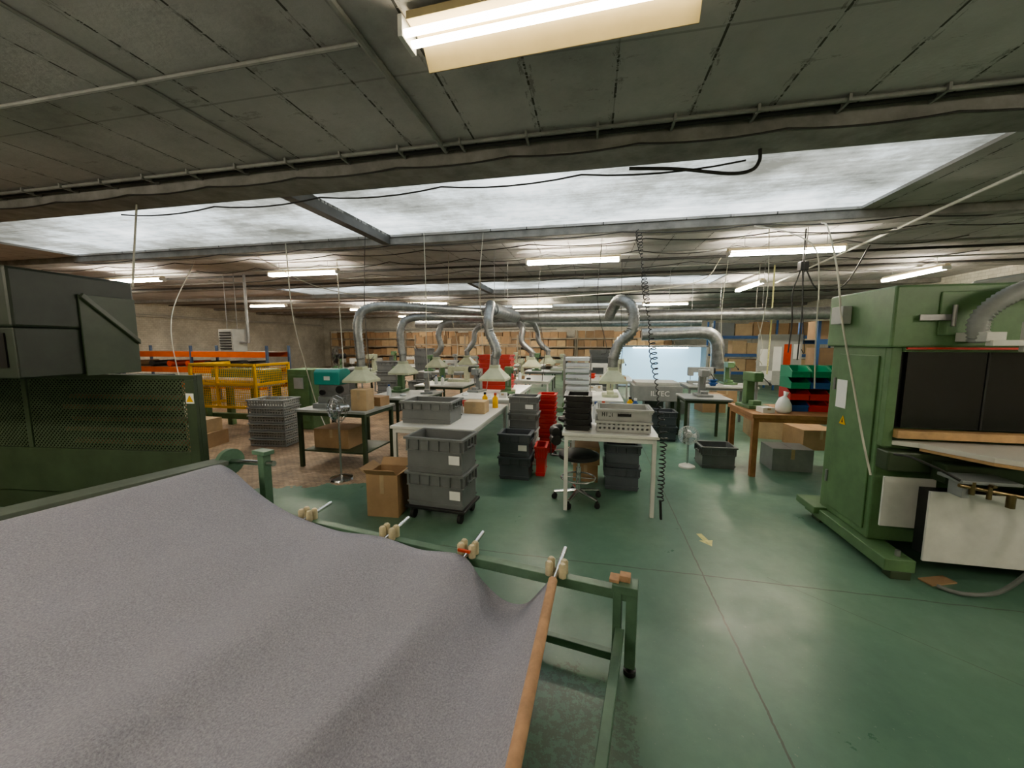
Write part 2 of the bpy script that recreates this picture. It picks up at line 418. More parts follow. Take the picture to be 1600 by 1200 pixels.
part(o, 'fluorescent_tube', B().cyl((-L/2-.03,-.02,.015), (L/2+.03,-.02,.015), .016, n=14), tube_near, smooth=True)
for sx in (-1, 1): part(o, 'end_cap', B().box(sx*(L/2+.035)-.012, sx*(L/2+.035)+.012, -.115, .02, -.01, .085), whitem, .003)
for sx in (-1, 1): part(o, 'mounting_bracket', B().box(sx*.28-.02,sx*.28+.02,-.05,.05,.085,.1), steel)
for x, y_, l, r in [(-.35, 6.4, 1.5, 0), (2.66, 6.35, 1.5, 0), (-5.4, 6.5, 1.5, 0), (-9.5, 6.5, 1.5, 0), (-11.5, 12, 1.5, 0), (3.55, 10.1, 1.5, 90),
                    (2.4, 14.2, 1.5, 0), (-2.2, 14.2, 1.5, 0), (-8.8, 14, 1.5, 0), (-5.5, 12.3, 1.5, 0), (6.0, 9, 1.5, 90), (-3.2, 18.3, 1.5, 0), (2, 18.3, 1.5, 0), (-9, 18.3, 1.5, 0),
                    (-4.9, -.4, 1.5, 0), (-2.4, -1.6, 1.5, 0), (4.6, -.8, 1.5, 0), (-14, 8, 1.5, 0), (5.5, 1.0, 1.5, 0)]:  # fixtures behind the camera are out of view, added to light the foreground
    lamp((x, y_, 2.87), l, r)

# ------------------------------------------------------------ fabric spreading machine
fm = thing('fabric_spreading_frame', 'green steel frame with metal rods carrying grey fabric', 'machine', (.18, 1.78, 0), -9.1)
RX = [-.336, -.837, -1.366, -2.02]
part(fm, 'cross_beam', B().box(-2.58, .03, -.025, .025, .385, .435), green_fr, .003)
part(fm, 'leg', B().box(-.055, -.015, -.03, .03, .03, .43), green_fr, .003)
part(fm, 'leg', B().box(.005, .055, -.04, .04, .06, .46).box(-.06,.055,-.045,.045,.43,.47), green_fr, .003)
part(fm, 'caster', B().cyl((.03,0,.005),(.03,0,.03),.03).cyl((.03,0,.03),(.03,0,.07),.012), black, smooth=True)
part(fm, 'side_rail', B().box(-.04, .0, -2.6, -.03, .2, .25), green_fr, .003)
part(fm, 'lower_rail', B().box(-2.4, -.05, -.02, .015, .06, .1), green_fr, .003)
part(fm, 'leg', B().box(-2.58, -2.52, -.03, .03, 0, .385), green_fr, .003)
part(fm, 'end_post', B().box(-2.61, -2.55, .1, .16, 0, .80).box(-2.65,-2.52,.09,.17,.78,.81).box(-2.58,-2.53,-.02,.1,.39,.43), green_fr, .003)
part(fm, 'roller_shaft', B().cyl((-2.98,.13,.68),(-2.48,.13,.72),.020), chrome, smooth=True)
part(fm, 'roller_disc', B().cyl((-2.98,.13,.68),(-2.94,.13,.68),.10,n=28), green_fr, smooth=True)
part(fm, 'side_rail', B().prism([(-3.02,.06),(-2.86,.06),(-3.02,-1.1),(-3.1,-2.6),(-3.3,-2.6),(-3.18,-1.1)], 'z', .685, .718), mat('rail_grey_green', (.13,.155,.125), .5, 0, .3), .003)
for yy, xx in ((0,-2.98), (-1.3,-3.12), (-2.5,-3.2)): part(fm, 'leg', B().box(xx-.03, xx+.03, yy-.03, yy+.03, 0, .685), green_fr, .003)
part(fm, 'leg', B().box(-.045, .0, -2.6, -2.55, 0, .2), green_fr)
for i, rx in enumerate(RX):
    part(fm, 'support_rod', B().cyl((rx, -.14 if i == 0 else -.22, .43 if i == 0 else .420), (rx+.0, .19, .470), .013, n=14), chrome, smooth=True)
    for sx in (-1, 1):
        for sy in (-1, 1):
            part(fm, 'guide_roller', B().tube([(rx+sx*.034,sy*.02,.436),(rx+sx*.034,sy*.02,.495),(rx+sx*.034,sy*.02,.505)],[.020,.020,.012],12), wax, smooth=True)
part(fm, 'red_clamp', B().box(RX[1]-.035, RX[1]+.04, -.06, -.045, .475, .49), redclip, .003)
part(fm, 'wooden_chip', B().box(-.075,-.03,-.03,.03,.47,.485).box(-.03,.02,-.01,.035,.47,.50), cardt, .002)

far = [(-2.80,.712),(-2.72,.722),(-2.60,.690),(-2.48,.625),(-2.36,.565),(-2.2,.505),(-2.02,.462),(-1.69,.428),(-1.366,.452),(-1.1,.428),(-.837,.448),(-.72,.335),(-.60,.255),(-.48,.262),(-.39,.365),(-.336,.448)]
near = [(-2.96,.685),(-2.86,.672),(-2.72,.638),(-2.55,.590),(-2.4,.550),(-2.2,.505),(-2.02,.485),(-1.72,.405),(-1.40,.450),(-1.22,.375),(-1.0,.365),(-.837,.445),(-.72,.365),(-.50,.325),(-.32,.375),(-.19,.448)]
def curve2(pts, seg=6):
    return crv([(p[0], p[1], 0) for p in pts], seg)
F = curve2(far); Nn = curve2(near)
rows = 40; vs = []; fs = []
for j in range(rows+1):
    t = j/rows; ly = -.075-t*2.5
    k = 1-math.exp(-t*4.6)
    for i in range(len(F)):
        a, c = F[i], Nn[i]
        lx = a.x+(c.x-a.x)*t*2.5/1.1; z = a.y+(c.y-a.y)*k
        vs.append((lx, ly, z))
n = len(F)
for j in range(rows):
    for i in range(n-1): fs.append((j*n+i, j*n+i+1, (j+1)*n+i+1, (j+1)*n+i))
fab = solo('fabric_sheet', 'large lavender-grey felt sheet sagging between rods', 'fabric', B().add(vs, fs), fabric_mat(), (.18, 1.78, .018), -9.1, smooth=True, ang=180)
md = fab.modifiers.new('sol', 'SOLIDIFY'); md.thickness = .004; md.offset = 1
solo('cardboard_tube', 'long brown cardboard tube along the fabric edge', 'tube', B().tube([(-.330,-.10,.460),(-.205,-1.04,.460),(.0,-2.55,.460)], .022, 16), cardt, (.18, 1.78, .0), -9.1, smooth=True)

# ------------------------------------------------------------ dark machine (mesh guard)
dm = thing('industrial_press', 'dark green press with mesh guard beside the fabric frame', 'machine', (-3.40, 2.72, 0), 6)
part(dm, 'guard_frame', B().box(-3.2, 0, -.03, 0, 1.27, 1.31).box(-.09, 0, -.03, 0, .2, 1.27).box(-3.2, -.09, -.03, 0, .2, .62).box(-1.75,-1.70,-.03,0,.62,1.27).box(-.03, 0, 0, .06, .2, 1.31).box(-3.2,-3.1,-.03,0,.62,1.27), green_dark, .004)
mb = B(); x0, x1, z0, z1 = -3.1, -.09, .62, 1.27
s = .038; kk = int((x1-x0+z1-z0)/s)
for i in range(kk):
    for sg in (1, -1):
        c = x0-(z1-z0)+i*s+.01
        a = max(x0, c); d = min(x1, c+(z1-z0))
        if d-a < .01: continue
        if sg == 1: mb.bar((a,-.015,z0+(a-c)), (d,-.015,z0+(d-c)), .011, .003, (0,1,0))
        else: mb.bar((a,-.012,z1-(a-c)), (d,-.012,z1-(d-c)), .011, .003, (0,1,0))
part(dm, 'wire_mesh', mb, mat('mesh_green', (.07,.095,.055), .6, 0, .2, 6, 0, 60, .2))
blackm = mat('matte_black', (.012,.012,.011), .9, 0, .2, 6, 0, 60, .1)
part(dm, 'machine_body', B().box(-3.2, -1.0, .35, .75, .05, 1.25).box(-3.2,-.35,.16,.20,.5,1.25), blackm, .01)
part(dm, 'base_plate', B().box(-3.2, -.02, .0, .05, 0, .2).box(-3.2,-.5,.05,.13,0,.5), green_dark, .01)
bg_ = mat('black_green', (.020,.029,.018), .5, 0, .3)
part(dm, 'press_head', B().box(-3.2, -.60, -.75, .06, 1.70, 2.12), bg_, .02)
part(dm, 'head_column', B().box(-3.2, -.61, -.74, .05, 1.34, 1.70), bg_, .01)
part(dm, 'gusset_plate', B().prism([(-.36,1.33),(.05,1.33),(.05,1.97),(-.36,1.97)], 'x', -.60, -.585), green_dark, .004)
part(dm, 'diagonal_brace', B().prism([(-.36,1.95),(-.34,1.98),(.05,1.62),(.05,1.58)], 'x', -.585, -.56), mat('brace_green', (.08,.10,.07), .4), .003)
part(dm, 'press_window', B().box(-3.1, -.68, -.75, -.74, 1.42, 1.66), darkv)
part(dm, 'warning_sign', B().box(-.085, -.01, -.034, -.031, 1.06, 1.15), paper)
part(dm, 'warning_symbol', B().prism([(-.08,1.075),(-.015,1.075),(-.047,1.135)], 'y', -.037, -.0345), yellow)
rr_ = mat('rust_red', (.13,.04,.024), .8)
for i in range(5):
    solo('steel_bar', 'rusty red bar stored behind the mesh guard', 'bar', B().box(-.6,.6,-.025,.025,0,.04), rr_, (-4.15-.1*(i % 2), 2.70, .66+.105*i), 6, .004, group='bars behind guard')

# ------------------------------------------------------------ right green machine
gm = thing('hydraulic_press', 'large green hydraulic press with white work table', 'machine', (2.03, 3.2, 0), 0)
part(gm, 'side_column', B().box(0, .5, 0, .62, .14, 1.62).box(.5, 3, .25, .62, .14, 1.62), green, .012)
part(gm, 'column_door', B().box(-.012, 0, .05, .5, .2, 1.5), green, .004)
part(gm, 'hinge', B().cyl((-.018,.52,.4),(-.018,.52,.5),.01), steel)
part(gm, 'hinge', B().cyl((-.018,.52,1.2),(-.018,.52,1.3),.01), steel)
part(gm, 'upper_housing', B().box(-.03, 3, -.08, .66, 1.56, 1.98), green, .015)
part(gm, 'access_plate', B().box(.22,.52,-.092,-.08,1.64,1.93), green, .006)
part(gm, 'top_motor_cover', B().box(.9, 3, .0, .6, 1.98, 2.08), green_dark, .02)
part(gm, 'press_opening', B().box(.06, 3, -.02, .0, 1.0, 1.55), darkv)
part(gm, 'opening_frame', B().box(.0,.06,-.05,0,.86,1.56).box(.06,3,-.06,0,1.53,1.56), green, .004)
part(gm, 'guard_window', B().box(.1, 2.9, -.045, -.03, 1.0, 1.53), mat('smoked_glass', (.012,.012,.013), .12))
for vx in (.55, 1.0, 1.5): part(gm, 'window_mullion', B().box(vx,vx+.012,-.05,-.045,1.0,1.53), darkv)
part(gm, 'red_guard_strip', B().box(.06, .75, -.095, -.082, 1.548, 1.562), redp)
part(gm, 'wooden_edge', B().box(.06, 3, -.09, -.0, .93, .985), woodl, .004)
part(gm, 'work_table', B().prism([(.04,-.02),(.18,-.10),(.36,-.40),(.50,-.52),(3,-.68),(3,-.02)], 'z', .872, .905), white, .003)
part(gm, 'table_edge', B().prism([(.18,-.115),(.35,-.41),(.49,-.535),(3,-.695),(3,-.68),(.50,-.52),(.36,-.40),(.19,-.10)], 'z', .855, .872), woodl)
part(gm, 'table_bracket', B().box(.0, .45, -.12, .0, .70, .84).box(.25,3,-.24,-.12,.67,.80), green_dark, .01)
part(gm, 'white_panel', B().box(-.005, .30, -.115, -.10, .30, .66), whitem, .002)
part(gm, 'white_panel', B().box(.135, 2.6, -.30, -.285, .16, .635), whitem, .002)
part(gm, 'panel_shadow_gap', B().box(.17, 2.6, -.28, -.16, .18, .62), darkv)  # black box standing in for the shade in the gap between panels
part(gm, 'base_foot', B().box(-.06, .12, -.28, .72, .055, .14).box(-.1,.2,.5,.8,.10,.16), green, .006)
part(gm, 'base_foot', B().box(-.02,.10,-.28,-.2,.0,.055), green_dark, .004)
part(gm, 'base_foot', B().box(-.02,.10,.55,.68,0,.055), green_dark, .004)
part(gm, 'plinth', B().box(.5,3,.1,.6,0,.14), green_dark, .004)
part(gm, 'foot_bolt', B().cyl((.05,-.22,.14),(.05,-.22,.18),.015), steel)
part(gm, 'instruction_sheet', B().box(-.016,-.0125,.36,.49,1.06,1.29), paper)
part(gm, 'warning_sign', B().prism([(.34,.93),(.42,.93),(.38,1.0)], 'x', -.016, -.0125), yellow)
part(gm, 'warning_symbol', B().prism([(.372,.945),(.388,.945),(.38,.98)], 'x', -.018, -.016), black)
hp = [Vector(p) for p in crv([(.36,-.2,1.60),(.34,-.22,1.74),(.42,-.25,1.86),(.60,-.25,1.94),(.9,-.25,1.97),(1.5,-.2,1.99)], 30)]
hp = resample(hp, .012)
part(gm, 'flexible_hose', B().tube(hp, [.054 if i % 2 else .044 for i in range(len(hp))], 14), mat('grey_hose', (.30,.31,.30), .45), smooth=True, ang=80)
part(gm, 'valve_block', B().box(.32,.42,-.3,-.09,1.60,1.66).box(.34,.9,-.32,-.27,1.575,1.61).cyl((.37,-.22,1.66),(.37,-.22,1.72),.02).box(.5,.54,-.31,-.28,1.54,1.72), whitem, .003)
brass = mat('brass', (.22,.16,.09), .35, .9)
part(gm, 'air_fitting', B().cyl((.20,-.40,.72),(.62,-.44,.66),.012).cyl((.26,-.41,.67),(.26,-.41,.75),.014).cyl((.34,-.42,.65),(.34,-.42,.73),.012).cyl((.44,-.43,.69),(.44,-.43,.61),.02).box(.33,.35,-.45,-.39,.73,.745), brass, smooth=True)
part(gm, 'fitting_bracket', B().box(.2,.5,-.42,-.24,.735,.755).box(.22,.26,-.40,-.30,.64,.735), greymach, .003)
part(gm, 'air_hose', B().tube(crv([(.60,-.44,.66),(.66,-.46,.56),(.60,-.46,.32),(.46,-.43,.08),(.30,-.40,.018),(.2,-.34,.018)], 8), .013, 8), mat('hose_grey', (.16,.17,.16), .5), smooth=True)
part(gm, 'air_hose', B().tube(crv([(.22,-.40,.74),(.12,-.38,.80),(.05,-.25,.84),(.02,-.14,.83)], 8), .008, 8), cableb, smooth=True)
part(gm, 'junction_box', B().box(-.1,-.035,.35,.5,1.74,1.88), greyl, .006)
part(gm, 'toggle_lever', B().box(.10,.30,-.11,-.10,1.74,1.78).cyl((.28,-.12,1.70),(.28,-.12,1.84),.012), steel, .002)
pipe('air_hose', 'pale air hose dropping from the ceiling along green press', [(2.58,5.3,2.98),(2.2,4.4,2.7),(1.97,3.75,2.2),(1.93,3.55,1.77),(1.94,3.36,1.28),(1.94,3.2,.9),(1.95,3.1,.66)], .007, cablew, 8, 8, cat='hose')
pipe('air_hose', 'white hose looping from ceiling beside the green press', [(1.84,5.2,2.96),(1.95,4.6,2.72),(1.96,4.1,2.45),(1.92,3.9,2.1),(1.88,3.8,1.7),(1.88,3.75,1.2)], .006, cablew, 6, 8, cat='hose')

# ------------------------------------------------------------ crates
def crate_mesh(name, w, d, h, m, perf=False, th=.012):
    b = B(); x, y_ = w/2, d/2
    b.box(-x+.02, x-.02, -y_+.02, y_-.02, 0, .012)
    if not perf:
        q = .018 if h > .15 else .012
        b.box(-x+q, x-q, -y_+q, -y_+q+.01, .012, h); b.box(-x+q, x-q, y_-q-.01, y_-q, .012, h)
        b.box(-x+q, -x+q+.01, -y_+q+.01, y_-q-.01, .012, h); b.box(x-q-.01, x-q, -y_+q+.01, y_-q-.01, .012, h)
        k = max(3, int(w/.1))
        for i in range(k+1):
            xx = -x+.03+(w-.06)*i/k
            for sy in (-1, 1): b.box(xx-.004, xx+.004, min(sy*(y_-q), sy*y_), max(sy*(y_-q), sy*y_), h*.62, h-.02)
        for i in range(5):
            yy = -y_+.03+(d-.06)*i/4
            for sx in (-1, 1): b.box(min(sx*(x-q), sx*x), max(sx*(x-q), sx*x), yy-.004, yy+.004, h*.62, h-.02)
        if h > .18:
            for sx in (-1, 1):
                b.box(min(sx*(x-q), sx*(x+.006)), max(sx*(x-q), sx*(x+.006)), -.07, .07, h*.68, h*.72)
                b.box(min(sx*(x-q), sx*(x-.004)), max(sx*(x-q), sx*(x-.004)), -y_+.02, y_-.02, h*.60, h*.635)
            for sy in (-1, 1):
                b.box(-x+.01, x-.01, min(sy*(y_-q), sy*(y_-.002)), max(sy*(y_-q), sy*(y_-.002)), h*.60, h*.635)
                b.box(-x+.01, x-.01, min(sy*(y_-q), sy*(y_-.008)), max(sy*(y_-q), sy*(y_-.008)), .03, .045)
    else:
        rows = max(1, int(h/.05)); k = int(w/.045); k2 = int(d/.045)
        for r in range(rows+1):
            z = .012+(h-.03)*r/rows; t = .022 if z+.022 < h else h-z-.001
            for sy in (-1, 1): b.box(-x+.008, x-.008, sy*(y_-.014)-.006, sy*(y_-.014)+.006, z, z+t)
            for sx in (-1, 1): b.box(sx*(x-.014)-.006, sx*(x-.014)+.006, -y_+.02, y_-.02, z, z+t)
        for i in range(k+1):
            xx = -x+.02+(w-.04)*i/k
            for sy in (-1, 1): b.box(xx-.011, xx+.011, sy*(y_-.014)-.005, sy*(y_-.014)+.005, .012, h)
        for i in range(k2+1):
            yy = -y_+.02+(d-.04)*i/k2
            for sx in (-1, 1): b.box(sx*(x-.014)-.005, sx*(x-.014)+.005, yy-.011, yy+.011, .012, h)
    b.box(-x-.006, x+.006, -y_-.006, -y_+.03, h-.02, h); b.box(-x-.006, x+.006, y_-.03, y_+.006, h-.02, h)
    b.box(-x-.006, -x+.03, -y_+.03, y_-.03, h-.02, h); b.box(x-.03, x+.006, -y_+.03, y_-.03, h-.02, h)
    me = b.mesh(name); me.materials.append(m); return me
def stack(name, label, cat, me, h, loc, count, rot=0, group=None, jit=1.5, sticker=None):
    z = loc[2]; out = []
    for i in range(count):
        o = part(None, name, me, None); o.location = (loc[0]+random.uniform(-.004,.004), loc[1]+random.uniform(-.004,.004), z)
        o.rotation_euler = (0,0,math.radians(rot+random.uniform(-jit, jit)))
        o['label'] = label; o['category'] = cat
        if group: o['group'] = group
        if sticker and i in sticker:
            w, d = sticker[i]
            part(o, 'paper_label', B().box(w-.05, w+.05, -d-.003, -d-.0005, h*.3, h*.55), paper)
        z += h+.001; out.append(o)
    return out
cr_big = crate_mesh('crate_big', .56, .36, .315, greyp)
cr_22 = crate_mesh('crate_mid', .56, .38, .23, greyp)
cr_dk = crate_mesh('crate_dark', .38, .3, .27, greyd)
cr_lt = crate_mesh('crate_light', .6, .4, .12, greyl, True)
cr_red = crate_mesh('crate_red', .58, .38, .075, redp)
cr_blk = crate_mesh('tray_black', .25, .34, .055, black)
cr_wht = crate_mesh('crate_white', .36, .3, .15, whitem, True)
dl = thing('wheeled_dolly', 'black wheeled dolly under stacked grey crates', 'dolly', (-1.33, 3.24, 0), -4)
part(dl, 'platform', B().box(-.29,.29,-.19,.19,.105,.13), black, .004)
for sx in (-1, 1):
    for sy in (-1, 1):
        part(dl, 'wheel', B().cyl((sx*.23-.015,sy*.14,.045),(sx*.23+.015,sy*.14,.045),.045), rubber, smooth=True)
        part(dl, 'wheel_fork', B().box(sx*.23-.03,sx*.23+.03,sy*.14-.02,sy*.14+.02,.091,.105), steel)
stack('storage_crate', 'grey plastic storage crate stacked on black dolly', 'crate', cr_big, .315, (-1.33, 3.24, .131), 2, -4, 'crates on dolly', .5, {0:(.2,.18),1:(.2,.18)})
stack('storage_crate', 'grey plastic crate standing on white table', 'crate', cr_22, .23, (-1.66, 3.80, .761), 1, 2)
stack('storage_crate', 'dark grey crate stacked on green floor between tables', 'crate', cr_dk, .27, (-.86, 4.38, 0), 2, 0, 'dark crates between tables', 1, {1:(.1,.15)})
def cbox(w, d, h, loc, rot=0, m=card, open_=False, label='brown cardboard box', group=None):
    b = B(); x, y_ = w/2, d/2; t = .006
    if open_:
        b.box(-x,x,-y_,y_,0,t).box(-x,x,-y_,-y_+t,t,h).box(-x,x,y_-t,y_,t,h).box(-x,-x+t,-y_+t,y_-t,t,h).box(x-t,x,-y_+t,y_-t,t,h)
        for sx in (-1, 1): b.bar((sx*x,0,h), (sx*(x+.07),0,h+.045), d*.96, t, (0,0,1))
        for sy in (-1, 1): b.bar((0,sy*y_,h), (0,sy*(y_+.06),h+.06), w*.96, t, (0,0,1))
    else:
        b.box(-x,x,-y_,y_,0,h-.003).box(-x,-.002,-y_,y_,h-.003,h).box(.002,x,-y_,y_,h-.003,h)
    o = solo('cardboard_box', label, 'box', b, m, loc, rot, group=group)
    part(o, 'packing_tape', B().box(-.02,.02,-y_-.002,-y_-.0005,h*.55,h-.004), mat('tape', (.45,.33,.2), .3))
    return o
cbox(.30, .28, .40, (-1.86, 3.20, 0), 4, card, True, 'open brown cardboard box on green floor')

# ------------------------------------------------------------ tables
def table(x0, x1, y0, y1, h=.76, top=white, legm=whitem, lw=.035, label='white laminate work table with slim metal legs', rot=0, tt=.028, shelf=False):
    cx, cy = (x0+x1)/2, (y0+y1)/2; w, d = (x1-x0)/2, (y1-y0)/2
    o = thing('work_table', label, 'table', (cx, cy, 0), rot)
    part(o, 'tabletop', B().box(-w, w, -d, d, h-tt, h), top, .003)
    i = .02
    part(o, 'table_frame', B().box(-w+i+lw,w-i-lw,-d+i,-d+i+lw*.7,h-tt-.045,h-tt).box(-w+i+lw,w-i-lw,d-i-lw*.7,d-i,h-tt-.045,h-tt).box(-w+i,-w+i+lw*.7,-d+i+lw,d-i-lw,h-tt-.045,h-tt).box(w-i-lw*.7,w-i,-d+i+lw,d-i-lw,h-tt-.045,h-tt), legm, .002)
    for sx in (-1, 1):
        for sy in (-1, 1):
            a = sx*(w-i-lw/2); c = sy*(d-i-lw/2)
            part(o, 'leg', B().box(a-lw/2,a+lw/2,c-lw/2,c+lw/2,0,h-tt), legm, .002)
    if shelf: part(o, 'lower_shelf', B().box(-w+.06,w-.06,-d+.06,d-.06,.2,.22), legm)
    return o
table(-1.98, -1.10, 3.46, 5.0)
table(-.26, .60, 3.52, 5.0)
table(-.40, .45, 5.6, 7.0)
table(-2.1, -1.15, 5.4, 7.4)
table(-2.0, -.9, 8.2, 9.6)
table(-.2, .9, 8.6, 10)
gt = table(-3.67, -2.68, 4.12, 4.85, .75, greyl, green_dark, .045, 'dark green framed workbench with pale top', tt=.03, shelf=True)
table(-3.4, -2.5, 5.2, 6.2, .76, greyl, green_dark, .04, 'dark green framed workbench in second row')
table(-3.4, -2.4, 6.9, 8.4, .76, white, green_dark, .04, 'dark green framed workbench with white top')
table(1.85, 3.25, 4.9, 5.75, .76, wood, wood, .06, 'brown wooden work table with square legs', tt=.05)
table(1.42, 2.12, 6.35, 7.0, .72, greymach, green_dark, .04, 'small dark green framed bench')
table(1.75, 2.95, 7.6, 8.4, .78, greyl, greymach, .04, 'grey workbench with tools')

# things on / below the white tables
stack('stacking_tray', 'black plastic tray in stack on white table', 'tray', cr_blk, .055, (-.125, 3.78, .761), 6, 0, 'black trays on white table')
stack('perforated_crate', 'light grey perforated plastic crate on white table', 'crate', crate_mesh('crate_p1', .5, .36, .11, greyl, True), .11, (.30, 3.78, .761), 1, 0)
cs = stack('storage_crate', 'light grey plastic crate with handholes on perforated crate', 'crate', crate_mesh('crate_p2', .5, .36, .11, greyl), .11, (.30, 3.78, .872), 1, 0)
part(cs[0], 'handhole', B().box(-.06,.06,-.18,-.167,.045,.07), black)
b = B()
for i, (x, z, w_, h_) in enumerate([(-.20,.04,.006,.04),(-.18,.04,.006,.04),(-.20,.058,.026,.006),(-.16,.04,.006,.04),(-.14,.07,.02,.006),(-.14,.04,.02,.006),(-.11,.04,.006,.035)]): b.box(x,x+w_,-.1695,-.1685,z,z+h_)
part(cs[0], 'marker_writing', b, black)
stack('storage_crate', 'dark grey crate below white table', 'crate', crate_mesh('cd3', .38, .4, .25, greyd), .25, (.34, 4.35, 0), 2, 0, 'dark crates under table')
cbox(.28, .3, .2, (-.05, 4.5, 0), 0, card, group='cardboard boxes under table', label='brown cardboard box below white table'); cbox(.28, .3, .2, (-.04, 4.5, .201), 3, card, group='cardboard boxes under table', label='brown cardboard box below white table')
cbox(.25, .2, .14, (-1.34, 4.35, .761), 0, cardl, label='light cardboard box on white table')
stack('storage_crate', 'white slatted crate in floor stack', 'crate', cr_wht, .15, (-.86, 4.95, 0), 3, 0, 'white crates between tables')
stack('storage_crate', 'grey crate on stacked white crates', 'crate', crate_mesh('cg3', .38, .3, .22, greyp), .22, (-.86, 4.95, .455), 2, 0, 'grey crates between tables', 1, {1:(.08,.15)})
stack('red_tray', 'red plastic tray in tall floor stack', 'tray', crate_mesh('cr5', .26, .3, .07, redp), .07, (-.63, 5.55, 0), 12, 0, 'red trays on floor')
stack('red_crate', 'red plastic crate on floor beside dark crates', 'crate', crate_mesh('cr6', .14, .3, .36, redp), .36, (-.58, 4.55, 0), 1, 0)
stack('red_tray', 'red plastic tray in stack on work table', 'tray', cr_red, .075, (-1.68, 6.7, .761), 8, 0, 'red trays on table')

rk = thing('paper_rack', 'white wire rack filled with plastic sleeves', 'rack', (-.22, 6.0, .761), 0)
for sx in (-.2, .2):
    for sy in (-.15, .15): part(rk, 'rack_post', B().box(sx-.008, sx+.008, sy-.008, sy+.008, 0, .64), steel)
for i in range(7): part(rk, 'sleeve_stack', B().box(-.18+.01*(i%2), .18, -.15, .14, .02+i*.088, .075+i*.088), clearp, .01)
def bottle(loc, m, capm, s=1., label='white plastic bottle with blue cap on table'):
    o = thing('bottle', label, 'bottle', loc)
    part(o, 'bottle_body', B().tube([(0,0,0),(0,0,.14*s),(0,0,.165*s),(0,0,.18*s)], [.04*s,.04*s,.02*s,.016*s], 14), m, smooth=True)
    part(o, 'bottle_cap', B().cyl((0,0,.18*s),(0,0,.21*s),.019*s), capm, smooth=True)
for x, y_, m, c in [(.05,4.25,paper,bluep),(.13,4.3,yellow,redclip),(-.02,4.5,paper,redclip),(.5,4.6,bluep,paper),(.45,4.7,yellow,black),(-1.35,4.75,yellow,black),(-1.2,4.7,yellow,redclip)]:
    bottle((x, y_, .761), m, c, .9, 'small workshop bottle standing on white table')
stack('small_bin', 'small red parts bin on workbench', 'bin', crate_mesh('sb', .18, .12, .07, redp), .07, (-1.62, 4.75, .761), 1)
stack('small_bin', 'small blue parts bin on workbench', 'bin', crate_mesh('sb2', .18, .12, .07, bluep), .07, (.3, 4.45, .761), 2, group='small blue bins')
# small clutter on tables
def clutter(x0, x1, y0, y1, z, n_):
    cells = [(i, j) for i in range(4) for j in range(4) if (i+j) % 2 == 0]; random.shuffle(cells)
    for (i, j) in cells[:n_]:
        x = x0+(x1-x0)*(i+.5)/4; y_ = y0+(y1-y0)*(j+.5)/4; k = random.randrange(5)
        if k == 0: solo('tape_roll', 'roll of tape lying on workbench', 'tape', B().ring((0,0,.018),.035,.018,n=16,m=6), random.choice([cardl, clearp, cableb]), (x,y_,z), group='tape rolls')
        elif k == 1: cbox(.11,.09,random.uniform(.05,.12),(x,y_,z),random.uniform(-8,8),random.choice([card,cardl,whitem]),label='small carton on workbench',group='small cartons')
        elif k == 2: solo('paper_sheet', 'sheet of paper lying on workbench', 'paper', B().box(-.06,.06,-.08,.08,0,.003), paper, (x,y_,z), random.uniform(-10,10), group='paper sheets')
        elif k == 3: bottle((x,y_,z), random.choice([paper,clearp,greyl]), random.choice([bluep,redclip,black]), random.uniform(.6,1.), 'small workshop bottle on workbench')
        else: stack('small_bin', 'small plastic parts bin on workbench', 'bin', crate_mesh('sbx', .12, .09, .06, random.choice([redp,bluep,greyp,greenp])), .06, (x,y_,z), random.choice([1,2]), random.uniform(-8,8), 'small parts bins')
clutter(-1.95, -1.5, 4.1, 4.6, .761, 5); clutter(-.05, .4, 6.5, 6.95, .761, 6); clutter(-3.35, -2.6, 5.25, 5.6, .761, 4)
clutter(-2.05, -1.2, 5.45, 5.85, .761, 5); clutter(-2.0, -1.3, 8.25, 8.8, .761, 6); clutter(-.1, .8, 8.65, 9.2, .761, 6); clutter(1.8, 2.9, 7.62, 7.95, .781, 4)
clutter(-3.3, -2.6, 7.0, 7.4, .761, 4)

# ------------------------------------------------------------ drafting stool
def stool(loc, rot, label, back, hs=.50):
    ch = thing('drafting_stool', label, 'chair', loc, rot)
    part(ch, 'seat', B().tube([(0,0,hs),(0,0,hs+.015),(0,0,hs+.05),(0,0,hs+.065)], [.16,.2,.2,.16], 24), black, smooth=True)
    if back:
        part(ch, 'backrest', B().tube(crv([(-.13,.21,hs+.2),(0,.25,hs+.2),(.13,.21,hs+.2)], 6), .05, 10).tube(crv([(-.12,.215,hs+.28),(0,.255,hs+.28),(.12,.215,hs+.28)], 6), .045, 10), black, smooth=True)
        part(ch, 'backrest_bar', B().bar((0,.1,hs+.01),(0,.28,hs+.02),.04,.008).bar((0,.28,hs+.02),(0,.29,hs+.28),.04,.008), black)
    part(ch, 'gas_column', B().cyl((0,0,.1),(0,0,.35),.025).cyl((0,0,.35),(0,0,hs),.014), chrome, smooth=True)
    b = B().ring((0,0,.24), .17, .009, n=28)
    for i in range(4):
        t = i*math.pi/2; b.cyl((0,0,.24),(.17*math.cos(t),.17*math.sin(t),.24),.006,n=8)
    part(ch, 'foot_ring', b, chrome, smooth=True)
    b = B()
    for i in range(5):
        t = i*2*math.pi/5+.3; b.tube([(0,0,.11),(.24*math.cos(t),.24*math.sin(t),.075)], [.022,.014], 8)
    part(ch, 'star_base', b, chrome, smooth=True)
    for i in range(5):
        t = i*2*math.pi/5+.3; x, y_ = .24*math.cos(t), .24*math.sin(t)
        part(ch, 'castor', B().cyl((x-.02,y_,.028),(x+.02,y_,.028),.028).cyl((x,y_,.028),(x,y_,.075),.008), black, smooth=True)
